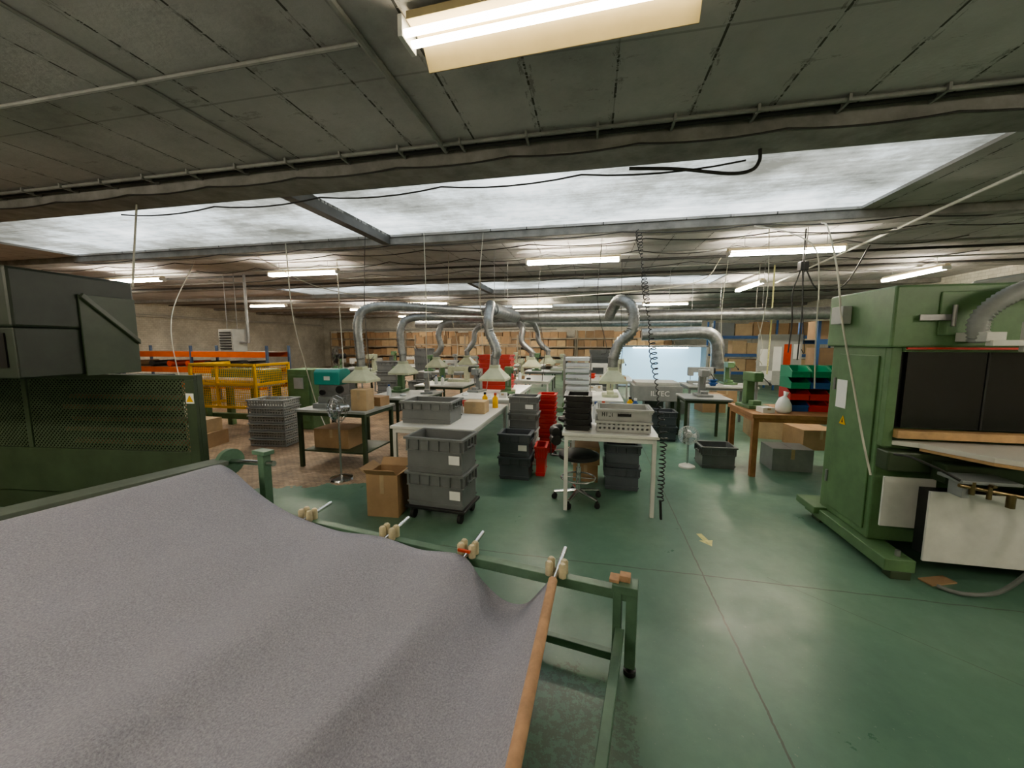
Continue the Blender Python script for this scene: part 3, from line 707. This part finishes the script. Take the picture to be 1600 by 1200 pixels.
stool((-.11, 3.80, 0), 88, 'black swivel office stool with backrest and chrome foot ring', True, .44)
stool((-.25, 5.32, 0), 170, 'black swivel stool with chrome foot ring between white tables', False)

# ------------------------------------------------------------ fans
def fan(loc, h, R, rot, m=steel, label='pedestal fan with wire cage on round base'):
    o = thing('pedestal_fan', label, 'fan', loc, rot)
    part(o, 'fan_base', B().tube([(0,0,0),(0,0,.02),(0,0,.05)], [R*.85,R*.8,.03], 24), m, smooth=True)
    part(o, 'fan_pole', B().cyl((0,0,.04),(0,0,h-.03),.012,n=10), chrome, smooth=True)
    part(o, 'fan_motor', B().cyl((0,0,h),(0,.12,h),.045), m, smooth=True)
    b = B()
    for yy, rr in ((-.07,.45),(-.055,.8),(-.02,1),(.02,.85)):
        b.ring((0,yy,h), R*rr, .0035, (0,1,0), 28, 5)
    for i in range(24):
        t = i*math.pi/12; c, s_ = math.cos(t), math.sin(t)
        b.tube([(0,-.075,h),(R*.45*c,-.07,h+R*.45*s_),(R*.8*c,-.055,h+R*.8*s_),(R*c,-.02,h+R*s_),(R*.6*c,.04,h+R*.6*s_)], .0016, 4)
    part(o, 'fan_cage', b, m)
    b = B()
    for i in range(3):
        t = i*2*math.pi/3
        vs = []
        for rr, tt, yy in ((.04,-.3,-.02),(.04,.3,.01),(.82*R,.32,.015),(.82*R,-.28,-.03)):
            vs.append((rr*math.cos(t+tt), yy-.015, h+rr*math.sin(t+tt)))
        b.add(vs, [(0,1,2,3)])
    b.cyl((0,-.045,h),(0,0,h),.03)
    part(o, 'fan_blades', b, m)
    return o
fan((-2.85, 3.86, 0), .83, .16, -20, chrome, 'chrome pedestal fan with wire cage beside green workbench')
fan((1.22, 5.15, 0), .42, .12, -10, whitem, 'small white floor fan beside grey crate')
fan((-4.3, 5.9, 0), 1.35, .17, -30, black, 'black pedestal fan near workbench')
stack('storage_crate', 'grey plastic crate on floor beside white fan', 'crate', crate_mesh('cg9', .42, .34, .28, greyp), .28, (1.58, 5.3, 0), 1, 3)

# ------------------------------------------------------------ extraction hoods
def hood(x, y_, z, path, w=.34, r=.055, label='pale green extraction hood on flexible galvanised duct'):
    o = thing('extraction_hood', label, 'extractor', (x, y_, z), 0, 'extraction hoods')
    part(o, 'hood_cone', B().frustum(0,0,0,w,.03,w).frustum(0,0,.03,w,.16,.12).box(-.06,.06,-.06,.06,.16,.2), green_pale, .003)
    part(o, 'damper_collar', B().cyl((0,0,.2),(0,0,.30),r*.95,n=16), galv, smooth=True)
    P = resample(crv([(0,0,.29)]+[(a-x, b_-y_, c-z) for a, b_, c in path], 24), .02)
    part(o, 'flexible_duct', B().tube(P, [r*1.15 if i % 2 else r*.92 for i in range(len(P))], 14), galv, smooth=True, ang=80)
TX = -1.6
hood(-2.94, 4.48, 1.08, [(-2.95,4.48,1.5),(-2.96,4.48,1.85),(-2.88,4.58,2.03),(-2.6,4.9,2.08),(-2.1,5.6,2.08),(-1.72,6.25,2.08)])
hood(-2.88, 5.5, 1.10, [(-2.9,5.5,1.5),(-2.9,5.5,1.8),(-2.8,5.6,1.96),(-2.5,5.9,2.0),(-2.0,6.6,2.02),(-1.74,6.98,2.05)])
hood(-1.24, 4.85, 1.10, [(-1.22,4.85,1.5),(-1.32,4.88,1.72),(-1.34,4.9,1.9),(-1.36,5.1,2.08),(-1.5,5.6,2.12),(-1.58,6.09,2.1)], r=.06)
hood(-3.0, 7.1, 1.10, [(-3.0,7.1,1.35),(-2.9,7.1,1.5),(-2.95,7.1,1.75),(-2.85,7.15,1.95),(-2.5,7.3,2.0),(-1.76,7.6,2.05)])
hood(-2.7, 8.1, 1.10, [(-2.7,8.1,1.4),(-2.55,8.1,1.6),(-2.5,8.1,1.85),(-2.2,8.05,2.02),(-2.05,8.0,2.08)])
hood(-1.15, 7.4, 1.10, [(-1.15,7.4,1.4),(-1.35,7.4,1.6),(-1.35,7.45,1.85),(-1.45,7.6,1.97)])
hood(-1.0, 8.8, 1.10, [(-1.0,8.8,1.4),(-1.2,8.8,1.6),(-1.25,8.8,1.85),(-1.35,8.6,2.05),(-1.5,8.3,2.1)])
hood(.26, 5.05, 1.08, [(.27,5.05,1.42),(.33,5.06,1.58),(.47,5.08,1.72),(.5,5.1,1.9),(.46,5.15,2.06),(.33,5.3,2.14),(.26,5.6,2.05),(.25,6.4,2.0),(.3,7.98,2.08)], r=.065)
def spiral_duct(name, label, pts, r, bands=.25):
    P = resample(crv(pts, 16), .05) if len(pts) > 2 else resample([Vector(pts[0]), Vector(pts[1])], .05)
    o = thing(name, label, 'duct', pts[0])
    P2 = [p-Vector(pts[0]) for p in P]
    part(o, 'duct_body', B().tube(P2, [r*(1.06 if i % 4 == 3 else 1) for i in range(len(P2))], 20), galv, smooth=True)
    for j in range(3, len(P2), max(20, len(P2)//4)):
        p = P2[j]; zt = CZ-pts[0][2]; part(o, 'duct_hanger', B().cyl((p.x,p.y,p.z+r*.9),(p.x,p.y,zt),.004,n=6), steel)
    return o
spiral_duct('ventilation_duct', 'galvanised spiral duct hanging below ceiling along workstations', [(TX,6.1,2.12),(TX,8.0,2.12)], .11)
spiral_duct('ventilation_duct', 'long galvanised spiral duct crossing the workshop', [(-2.0,8.12,2.12),(4.6,8.12,2.12)], .11)
spiral_duct('ventilation_duct', 'galvanised duct with elbow dropping beside lit booth', [(1.2,10.2,1.78),(1.9,10.2,1.8),(2.5,10.2,1.82),(2.8,10.2,1.78),(2.95,10.2,1.6),(2.98,10.2,1.3),(2.98,10.2,.9)], .15)
spiral_duct('ventilation_duct', 'thick galvanised duct crossing behind elbow', [(-6,12.5,2.2),(3.2,12.5,2.2)], .13)

# ------------------------------------------------------------ small machines on benches
def press(loc, rot, m, s=1., label='small green bench press with column and head'):
    o = thing('bench_press_machine', label, 'machine', loc, rot); o.scale = (s, s, s)
    part(o, 'machine_base', B().box(-.12,.12,-.16,.14,0,.04).box(-.05,.05,-.12,-.02,.04,.09), m, .006)
    part(o, 'machine_column', B().box(-.05,.05,.03,.12,.04,.36), m, .01)
    part(o, 'machine_head', B().box(-.055,.055,-.12,.13,.32,.43).cyl((.055,-.02,.38),(.09,-.02,.38),.06), m, .01)
    part(o, 'machine_spindle', B().cyl((0,-.08,.2),(0,-.08,.33),.015).cyl((0,-.08,.13),(0,-.08,.2),.008), steel, smooth=True)
    part(o, 'feed_lever', B().cyl((.09,-.02,.38),(.12,-.14,.30),.006).cyl((.12,-.15,.29),(.12,-.13,.31),.014), black, smooth=True)
    return o
def sewing(loc, rot, m, label='industrial sewing machine on workbench'):
    o = thing('sewing_machine', label, 'machine', loc, rot)
    part(o, 'machine_bed', B().box(-.24,.24,-.09,.09,0,.05), m, .008)
    part(o, 'machine_arm', B().box(.12,.22,-.06,.06,.05,.30).box(-.22,.22,-.055,.055,.22,.32).box(-.24,-.14,-.06,.06,.15,.32), m, .015)
    part(o, 'hand_wheel', B().cyl((.22,0,.26),(.25,0,.26),.06,n=20), black, smooth=True)
    part(o, 'needle_bar', B().cyl((-.19,0,.06),(-.19,0,.16),.006), chrome)
    return o
tm = thing('splitting_machine', 'grey bench machine with teal motor cover', 'machine', (-3.30, 4.42, .751), 5)
part(tm, 'machine_base', B().box(-.22,.20,-.16,.16,0,.06).box(-.18,.18,-.1,.12,.06,.14), greymach, .008)
part(tm, 'machine_body', B().box(-.16,.14,-.1,.12,.14,.30).box(.14,.2,-.06,.06,.1,.16), steel, .01)
part(tm, 'motor_cover', B().prism([(-.13,.30),(.14,.30),(.14,.46),(.08,.50),(-.09,.50),(-.13,.46)], 'x', -.2, .15), teal, .01)
part(tm, 'hand_wheel', B().cyl((.14,-.13,.24),(.14,-.10,.24),.05), black, smooth=True)
part(tm, 'adjusting_knob', B().cyl((-.1,-.13,.2),(-.1,-.1,.2),.035), black, smooth=True)
part(tm, 'machine_badge', B().box(-.06,.02,-.134,-.131,.36,.41), paper)
cbox(.2, .2, .26, (-2.82, 4.30, .751), 5, cardl, label='light cardboard box on green workbench')
cbox(.22, .2, .12, (-2.82, 4.65, .751), -5, card, label='brown cardboard box on green workbench')
cbox(.5, .4, .25, (-3.3, 4.5, .221), 0, card, label='brown cardboard box on bench lower shelf')
press((-3.2, 5.95, .761), 0, green); press((-2.65, 5.85, .761), 20, greymach, .8, 'grey bench press with column and lever')
press((-3.2, 7.8, .761), 0, green); press((-1.35, 6.15, .761), 10, green); press((-1.9, 6.2, .761), -15, greymach, .9, 'grey bench press with column and lever')
sewing((-2.75, 7.7, .761), 0, green_pale); press((-1.7, 9.2, .761), 0, green_pale); press((-.55, 9.1, 0), 0, green, 2.2, 'green floor standing press') 
press((.28, 6.1, .761), 0, green_pale, 1, 'pale green bench press with column'); sewing((.15, 9.5, .761), 0, whitem); press((.65, 9.5, .761), 0, green_pale, 1, 'pale green bench press with column')
sewing((2.1, 8.15, .781), 0, greymach, 'grey industrial sewing machine on workbench'); press((2.6, 8.15, .781), 0, green)
press((1.77, 6.7, .721), 0, greymach, 1., 'grey bench press with column and lever')
press((2.03, 5.45, .761), 10, green, 1.05, 'green eyelet press on wooden table')
bag = solo('plastic_bag', 'white knotted plastic bag on wooden table', 'bag', B().tube([(0,0,0),(0,0,.03),(0,0,.1),(.0,0,.17),(.01,0,.2),(.02,0,.25)], [.06,.085,.08,.05,.015,.03], 12), paper, (2.24, 5.08, .761), smooth=True, ang=180)
cbox(.14,.14,.06,(2.05,5.08,.761),10,white,label='small white carton on wooden table')
def bin_mesh(name, m, w=.2, d=.3, h=.135):
    b = B(); x = w/2
    b.box(-x,x,0,d,0,.008).box(-x,x,d-.008,d,.008,h)
    for sx in (-1,1):
        a, c = (x-.006, x) if sx > 0 else (-x, -x+.006)
        b.prism([(0,.008),(d-.008,.008),(d-.008,h),(.1,h),(0,h*.55)], 'x', a, c)
    b.box(-x+.006,x-.006,0,.006,.008,h*.5).box(-x-.004,x+.004,-.008,.004,h*.42,h*.55)
    me = b.mesh(name); me.materials.append(m); return me
bg, brd, bbl = bin_mesh('bin_green', greenp), bin_mesh('bin_red', redp), bin_mesh('bin_blue', bluep)
cols = [[bbl, brd, brd], [brd, brd, bg], [bg, bbl, bg], [bg, bg, bg]]
for r in range(4):
    for c in range(3):
        me = cols[r][c]; nm = {'bin_green': 'green', 'bin_red': 'red', 'bin_blue': 'blue'}[me.name.split('.')[0]]
        o = part(None, 'parts_bin', me, None); o.location = (2.46+c*.212, 5.2+.003*r, .762+r*.137)
        o['label'] = nm+' plastic parts bin stacked on wooden table'; o['category'] = 'bin'; o['group'] = 'parts bins on wooden table'
cbox(.45,.35,.28,(2.45,5.4,0),0,greymach,label='grey metal case under wooden table')

# ------------------------------------------------------------ left-side machines
ym = thing('guarded_cutting_machine', 'cutting machine with yellow mesh guard', 'machine', (-7.0, 5.5, 0), 0)
b = B(); W, D, z0, z1 = 1.36, .75, .46, 1.2
for z in (z0, z1, .86): b.box(0,W,-.02,.02,z-.02,z+.02).box(W-.02,W+.02,.02,D,z-.02,z+.02).box(-.02,.02,.02,D,z-.02,z+.02)
for x in (0, W): b.box(x-.02,x+.02,-.02,.02,z0+.02,z1-.02).box(x-.02,x+.02,D-.02,D+.02,z0-.02,z1+.02)
b.box(.55,.58,-.02,.02,z0,z1)
part(ym, 'guard_frame', b, yellow, .002)
b = B()
for i in range(34):
    x = .02+i*.04; b.box(x-.004,x+.004,-.004,.0,z0,z1)
for i in range(18): b.box(0,W,-.006,-.004,z0+i*.042,z0+i*.042+.007)
for i in range(18): b.box(W,W+.004,.02+i*.04,.027+i*.04,z0,z1)
for i in range(18): b.box(W+.004,W+.006,.02,D,z0+i*.042,z0+i*.042+.007)
part(ym, 'wire_mesh', b, yellow)
part(ym, 'roller_table', B().box(.05,W-.05,.06,D-.05,.80,.86).cyl((.05,.1,.92),(W-.05,.1,.92),.05), whitem, .004)
part(ym, 'machine_body', B().box(.1,W-.1,.3,D-.05,.86,1.1), green, .01)
for x in (.1, W-.2):
    for yy in (.08, D-.2): part(ym, 'machine_leg', B().box(x,x+.1,yy,yy+.1,0,.80), green, .006)
part(ym, 'cross_rail', B().box(.1,W-.1,.2,.3,.2,.3), green, .006)
stack('perforated_crate', 'light grey perforated crate in floor stack', 'crate', cr_lt, .12, (-4.85, 5.05, 0), 6, 6, 'perforated crates on floor')
cbox(.5,.5,.22,(-5.9,4.7,0),10,card,label='brown cardboard box on worn brown floor'); cbox(.4,.4,.2,(-5.9,4.7,.221),0,cardl,label='light cardboard box on brown box')
gc = thing('control_cabinet', 'green machine cabinet with switch panel', 'cabinet', (-5.2, 6.2, 0), 0)
part(gc, 'cabinet_body', B().box(-.25,.25,-.2,.25,0,1.1), green, .01)
part(gc, 'cabinet_door', B().box(-.2,.2,-.215,-.2,.15,1.0), green, .004)
part(gc, 'switch_panel', B().box(-.1,.1,-.225,-.215,.75,.95), greyl, .002)
def rack(x0, x1, y0, y1, H, levels, pm, bm, label, name='storage_rack', beam=.06):
    o = thing(name, label, 'rack', (x0, y0, 0)); W, D = x1-x0, y1-y0
    nb = max(1, round(W/2.4))
    for i in range(nb+1):
        x = W*i/nb
        for y_ in (0, D): part(o, 'upright', B().box(x-.025,x+.025,y_-.025,y_+.025,0,H), pm)
    for z in levels:
        for yy in (0, D): part(o, 'shelf_beam', B().box(.027,W-.027,yy-.02,yy+.02,z-beam,z), bm)
        part(o, 'shelf_board', B().box(.03,W-.03,.02,D-.02,z-.02,z-.002), mat('shelf_board', (.22,.185,.14), .7))
    return o
def fill(x0, x1, y0, levels, label, group, pr=.85, wmin=.32, wmax=.6, hmin=.2, hmax=.33, deep=.45):
    for z in levels:
        x = x0+.05
        while x < x1-.35:
            w = random.uniform(wmin, wmax); h = random.uniform(hmin, hmax)
            if x+w > x1-.05: break
            if random.random() < pr:
                m = random.choice([card, cardl, card, cardd, card, cardd, card, cardl, cardl] if random.random() > .06 else [whitem, whitem, greyp])
                b = B().box(0,w,0,deep,0,h).box(w*.46,w*.54,-.001,0,h*.5,h).box(w*.1,w*.32,-.002,-.0005,h*.3,h*.6)
                solo('stored_box', label, 'box', b, m, (x, y0, z+.001), group=group)
            x += w+random.uniform(.01,.04)
rackp = mat('rack_beige', (.30,.255,.19), .6)
LV = [.35, .85, 1.35, 1.80]
for i in range(4):
    x0 = -15.5+i*4.9
    rack(x0, x0+4.8, 20.6, 21.3, 2.2, LV, rackp, rackp, 'tall shelving rack full of cardboard boxes at brick wall')
    fill(x0, x0+4.8, 20.65, LV[:], 'cardboard storage box on tall shelving rack', 'boxes on back shelving', .97, .30, .48, .30, .40)
rack(-8.0, -3.2, 16.5, 17.1, 1.9, [.5, 1.0, 1.5], rackp, rackp, 'beige shelving rack with cartons')
fill(-8.0, -3.2, 16.55, [.5, 1.0, 1.5], 'carton on beige shelving rack', 'boxes on beige shelving', .95, .32, .5, .3, .42)
rack(-12.4, -7.8, 8.0, 8.7, 1.5, [.55, .95, 1.35], mat('rack_upright_blue', (.05,.09,.17), .5), orange, 'low rack with orange beams near brick wall', beam=.14)
for i in range(7):
    solo('rolled_sheet', 'rolled sheet stored on orange rack', 'roll', B().cyl((0,0,.08),(0,.6,.08),.08), random.choice([cableb, redclip, card]), (-12.1+i*.6, 8.05, .951), smooth=True, group='rolls on orange rack')
uh = thing('unit_heater', 'grey unit heater hanging from ceiling with louvres', 'heater', (-8.0, 7.3, 1.38), -15)
part(uh, 'heater_body', B().box(-.28,.28,-.15,.15,0,.5), greyl, .01)
b = B()
for i in range(7): b.box(-.22,.22,-.165,-.15,.05+i*.06,.08+i*.06)
part(uh, 'louvre_grille', b, black)
for sx in (-.2, .2): part(uh, 'hanging_rod', B().cyl((sx,0,.5),(sx,0,CZ-1.38),.008,n=6), steel)
part(uh, 'flue_pipe', B().tube([(.28,.0,.2),(.42,.1,.2),(.42,.1,1.7)],.03,10), steel)

# right side far: blue racks & booth
rack(4.0, 7.8, 14.2, 14.9, 2.3, [.6, 1.2, 1.8], blueshelf, blueshelf, 'blue steel rack loaded with cartons', beam=.1)
fill(4.0, 7.8, 14.25, [.6, 1.2, 1.8], 'cardboard carton on blue steel rack', 'cartons on blue rack', .97, .4, .6, .36, .46)
rack(4.3, 7.0, 8.6, 9.3, 2.0, [.5, 1.1, 1.65], blueshelf, blueshelf, 'nearer blue steel rack with cartons', beam=.1)
fill(4.3, 7.0, 8.65, [.5, 1.1, 1.65], 'carton on nearer blue steel rack', 'cartons on nearer blue rack', 1, .35, .5, .3, .42)
nb = thing('notice_board', 'board covered with hanging white paper patterns', 'board', (3.85, 8.9, 0), 5)
part(nb, 'board_panel', B().box(-.5,.35,0,.03,.7,1.75).box(-.5,-.46,0,.03,0,.7).box(.31,.35,0,.03,0,.7), greyl, .003)
for i, (x, z, w, h) in enumerate([(-.45,1.1,.18,.35),(-.2,1.0,.16,.5),(0,1.1,.14,.45),(.18,1.25,.12,.3),(-.4,.8,.2,.2)]):
    part(nb, 'paper_sheet', B().box(x,x+w,-.006-.001*i,-.003-.001*i,z,z+h), paper if i != 2 else redclip)
bo = thing('spray_booth', 'grey spray booth with pale blue lit interior', 'booth', (.75, 11.4, 0), 0)
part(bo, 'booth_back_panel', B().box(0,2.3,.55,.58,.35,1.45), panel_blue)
part(bo, 'booth_frame', B().box(-.05,0,0,.6,0,1.5).box(2.3,2.35,0,.6,0,1.5).box(-.05,2.35,0,.6,1.45,1.5).box(0,2.3,0,.55,.3,.35), greymach, .005)
part(bo, 'booth_lamp', B().cyl((.4,.3,1.43),(1.9,.3,1.43),.014), emis('cool_tube', (.75,.9,1), 14))
cm = thing('laminating_machine', 'grey laminating machine with lettering on front', 'machine', (.75, 7.3, 0), 0)
part(cm, 'machine_housing', B().box(-.0,.85,0,.7,.52,.80), greymach, .01)
part(cm, 'machine_lid', B().box(.04,.81,.05,.65,.80,.86), greyl, .01)
for lx in (.02, .77):
    for ly in (.05, .58): part(cm, 'machine_leg', B().box(lx,lx+.06,ly,ly+.06,0,.52), green_dark)
def text(par, s, size, loc, m, rot=(math.radians(90),0,0)):
    cu = bpy.data.curves.new('lettering', 'FONT'); cu.body = s; cu.size = size; cu.extrude = .001
    o = bpy.data.objects.new('tmp', cu); C.objects.link(o)
    bpy.context.view_layer.update()
    me = bpy.data.meshes.new_from_object(o.evaluated_get(bpy.context.evaluated_depsgraph_get()))
    bpy.data.objects.remove(o); me.materials.clear(); me.materials.append(m)
    t = bpy.data.objects.new('lettering', me); C.objects.link(t); t.parent = par; t.location = loc; t.rotation_euler = rot
    return t
text(cm, 'ILTEC', .13, (.30, -.004, .62), paper)
stack('storage_crate', 'dark grey crate stacked on floor beside workbench', 'crate', crate_mesh('cd8', .4, .36, .24, greyd), .24, (1.15, 6.6, 0), 2, 0, 'dark crates by workbench')
stack('storage_crate', 'mid grey crate on floor beside workbench', 'crate', crate_mesh('cd9', .4, .36, .24, greyp), .24, (1.25, 8.35, 0), 3, 0, 'grey crates far aisle')
for x, y_, h in [(2.9,7.2,.9),(3.3,6.6,.6),(2.7,9.6,.8),(3.4,11,.9),(1.9,9.3,.6)]:
    cbox(.5,.5,h*.5,(x,y_,0),random.uniform(-8,8),random.choice([card,cardl,greymach]),label='large carton standing in the aisle',group='cartons in aisle')
for x, y_ in [(-5.5,9.5),(-4.2,10.4),(-3.0,11.5),(-1.2,11.2),(-6.5,12.5),(-.6,12.9),(-4.5,13.3),(-2.4,14.0),(-7.5,10.8)]:
    table(x-.7, x+.7, y_-.4, y_+.4, .76, random.choice([white, greyl]), random.choice([green_dark, greymach]), .04, 'workbench with small machines')
    press((x-.4, y_, .761), random.uniform(-20,20), random.choice([green, green_pale, greymach]), random.uniform(.9,1.25), 'bench press on distant workbench')
    sewing((x+.25, y_, .761), random.uniform(-20,20), random.choice([green_pale, whitem, greymach]))
for x, y_, n_ in [(-4.6,8.2,5),(-3.9,8.35,3),(-5.4,11.8,6),(.2,10.8,6),(-2.4,10.0,5),(-6.0,8.3,4)]:
    stack('storage_crate', 'grey plastic crate in distant floor stack', 'crate', cr_22, .23, (x, y_, 0), n_, random.uniform(-5,5), 'distant crates')

# ------------------------------------------------------------ hanging cords
def coil(name, label, a, b_, R, turns, m, r=.005, lo=.15):
    a, b_ = Vector(a), Vector(b_); d = b_-a; dn = d.normalized(); u = dn.cross(Vector((1,0,0))).normalized(); w = dn.cross(u)
    P = []; N_ = turns*10
    for i in range(N_+1):
        t = i/N_; q = 2*math.pi*turns*t; rr = R*(lo+(1-lo)*math.sin(t*10+1.1)**2)
        P.append(a+d*t+(u*math.cos(q)+w*math.sin(q))*rr)
    return solo(name, label, 'cable', B().tube(P, r, 5), m, smooth=True)
coil('coiled_air_hose', 'black coiled air hose hanging down to white table', (.53, 5.2, 2.97), (.62, 3.46, .75), .036, 46, black, .0055, .3)
coil('coiled_air_hose', 'black coiled hose end hanging beside table leg', (.62, 3.45, .74), (.61, 3.43, .22), .028, 14, black, .006, .6)
solo('air_gun', 'black air gun at the end of coiled hose', 'tool', B().bar((.61,3.43,.22),(.62,3.42,.05),.02,.03), black, bevel=.004)
pipe('power_cable', 'pale cord hanging from ceiling beam', [(-4.55,3.2,2.98),(-4.5,3.1,2.5),(-4.42,3.0,2.13)], .010, cablew, 6, 4, cat='cable')
for pts in ([(-4.6,5.2,3.09),(-4.55,5.2,2.0),(-4.5,5.35,1.2),(-4.35,5.4,.5),(-3.9,5.1,.1)],
            [(-4.6,6.4,3.09),(-4.3,6.0,2.0),(-4.0,5.6,1.3),(-3.75,5.2,.85)],
            [(-7.3,6.0,3.09),(-6.9,5.2,2.0),(-6.45,4.9,.9),(-5.4,4.2,.05)]):
    pipe('power_cable', 'pale power cord hanging from ceiling', pts, .008, cablew, 6, 10, cat='cable')
pipe('power_cable', 'long white cord swagged between ceiling beams', [(-5.6,5.6,3.05),(-4.5,5.9,2.5),(-2.8,6.4,2.3),(-1.2,6.8,2.35),(1.6,7.4,2.6),(2.2,7.5,3.09)], .008, cablew, 6, 10, cat='cable')
for x, y_, z in [(-3.1,4.95,.9),(-2.45,6.4,.9),(-1.5,5.25,.9),(.1,6.2,1.4),(.5,7.6,1.1),(-2.2,7.5,.9),(2.15,5.6,1.3),(2.6,5.62,1.5),(2.4,7.9,1.2),(-2.3,5.1,.9),(-.9,6.8,.9),(3.1,8.35,1.2)]:
    pipe('power_cable', 'thin power cord dropping from ceiling to workstation', [(x,y_,3.09),(x+random.uniform(-.08,.08),y_,2.2),(x+random.uniform(-.05,.15),y_,1.5),(x+.03,y_,z)], .005, random.choice([cablew, cableb, cableb]), 5, 6, cat='cable')
pipe('power_cable', 'yellow power cord dropping beside notice board', [(3.45,8.6,3.09),(3.46,8.6,2.0),(3.45,8.6,.95)], .014, yellowl, 6, 4, cat='cable')
hb = thing('hoist_trolley', 'dark cable trolley with hanging loops', 'hoist', (2.75, 6.0, 2.55), 0)
part(hb, 'trolley_body', B().box(-.05,.05,-.05,.05,0,.12).cyl((0,0,.12),(0,0,.55),.01), black, .01)
for pts in ([(-.03,0,0),(-.1,0,-.3),(-.08,0,-.7),(-.1,0,-1.1)],[(.0,0,0),(.03,0,-.5),(.02,0,-1.2)],[(.02,0,.05),(.2,0,-.25),(.5,0,-.2),(.75,0,.3)]):
    part(hb, 'cable_loop', B().tube(crv(pts,8),.009,6), cableb)
solo('floor_arrow', 'worn yellow arrow painted on green floor', 'marking', B().prism([(-.022,.10),(.022,.10),(.022,-.01),(.055,-.01),(0,-.10),(-.055,-.01),(-.022,-.01)], 'z', .0005, .0015), yellowl, (.93, 3.22, 0), 14)
solo('floor_debris', 'loose brown scrap lying on floor beside press', 'scrap', B().box(-.10,.10,-.04,.04,.001,.010), card, (2.30, 2.95, 0) , 20)

# ------------------------------------------------------------ world, camera
w = bpy.data.worlds.new('World'); scene.world = w; w.use_nodes = True
w.node_tree.nodes['Background'].inputs[0].default_value = (.6, .7, .8, 1); w.node_tree.nodes['Background'].inputs[1].default_value = .3
cam = bpy.data.cameras.new('Camera'); cam.sensor_width = 36; cam.lens = 13.5; cam.clip_start = .02
co = bpy.data.objects.new('Camera', cam); C.objects.link(co)
co.location = (0, 0, 1.6); co.rotation_euler = (math.radians(90-6.28), 0, math.radians(11.8))
scene.camera = co
scene.view_settings.view_transform = 'AgX'
try: scene.view_settings.look = 'AgX - Medium High Contrast'
except Exception: pass
scene.view_settings.exposure = .55
scene.view_settings.gamma = 1.2
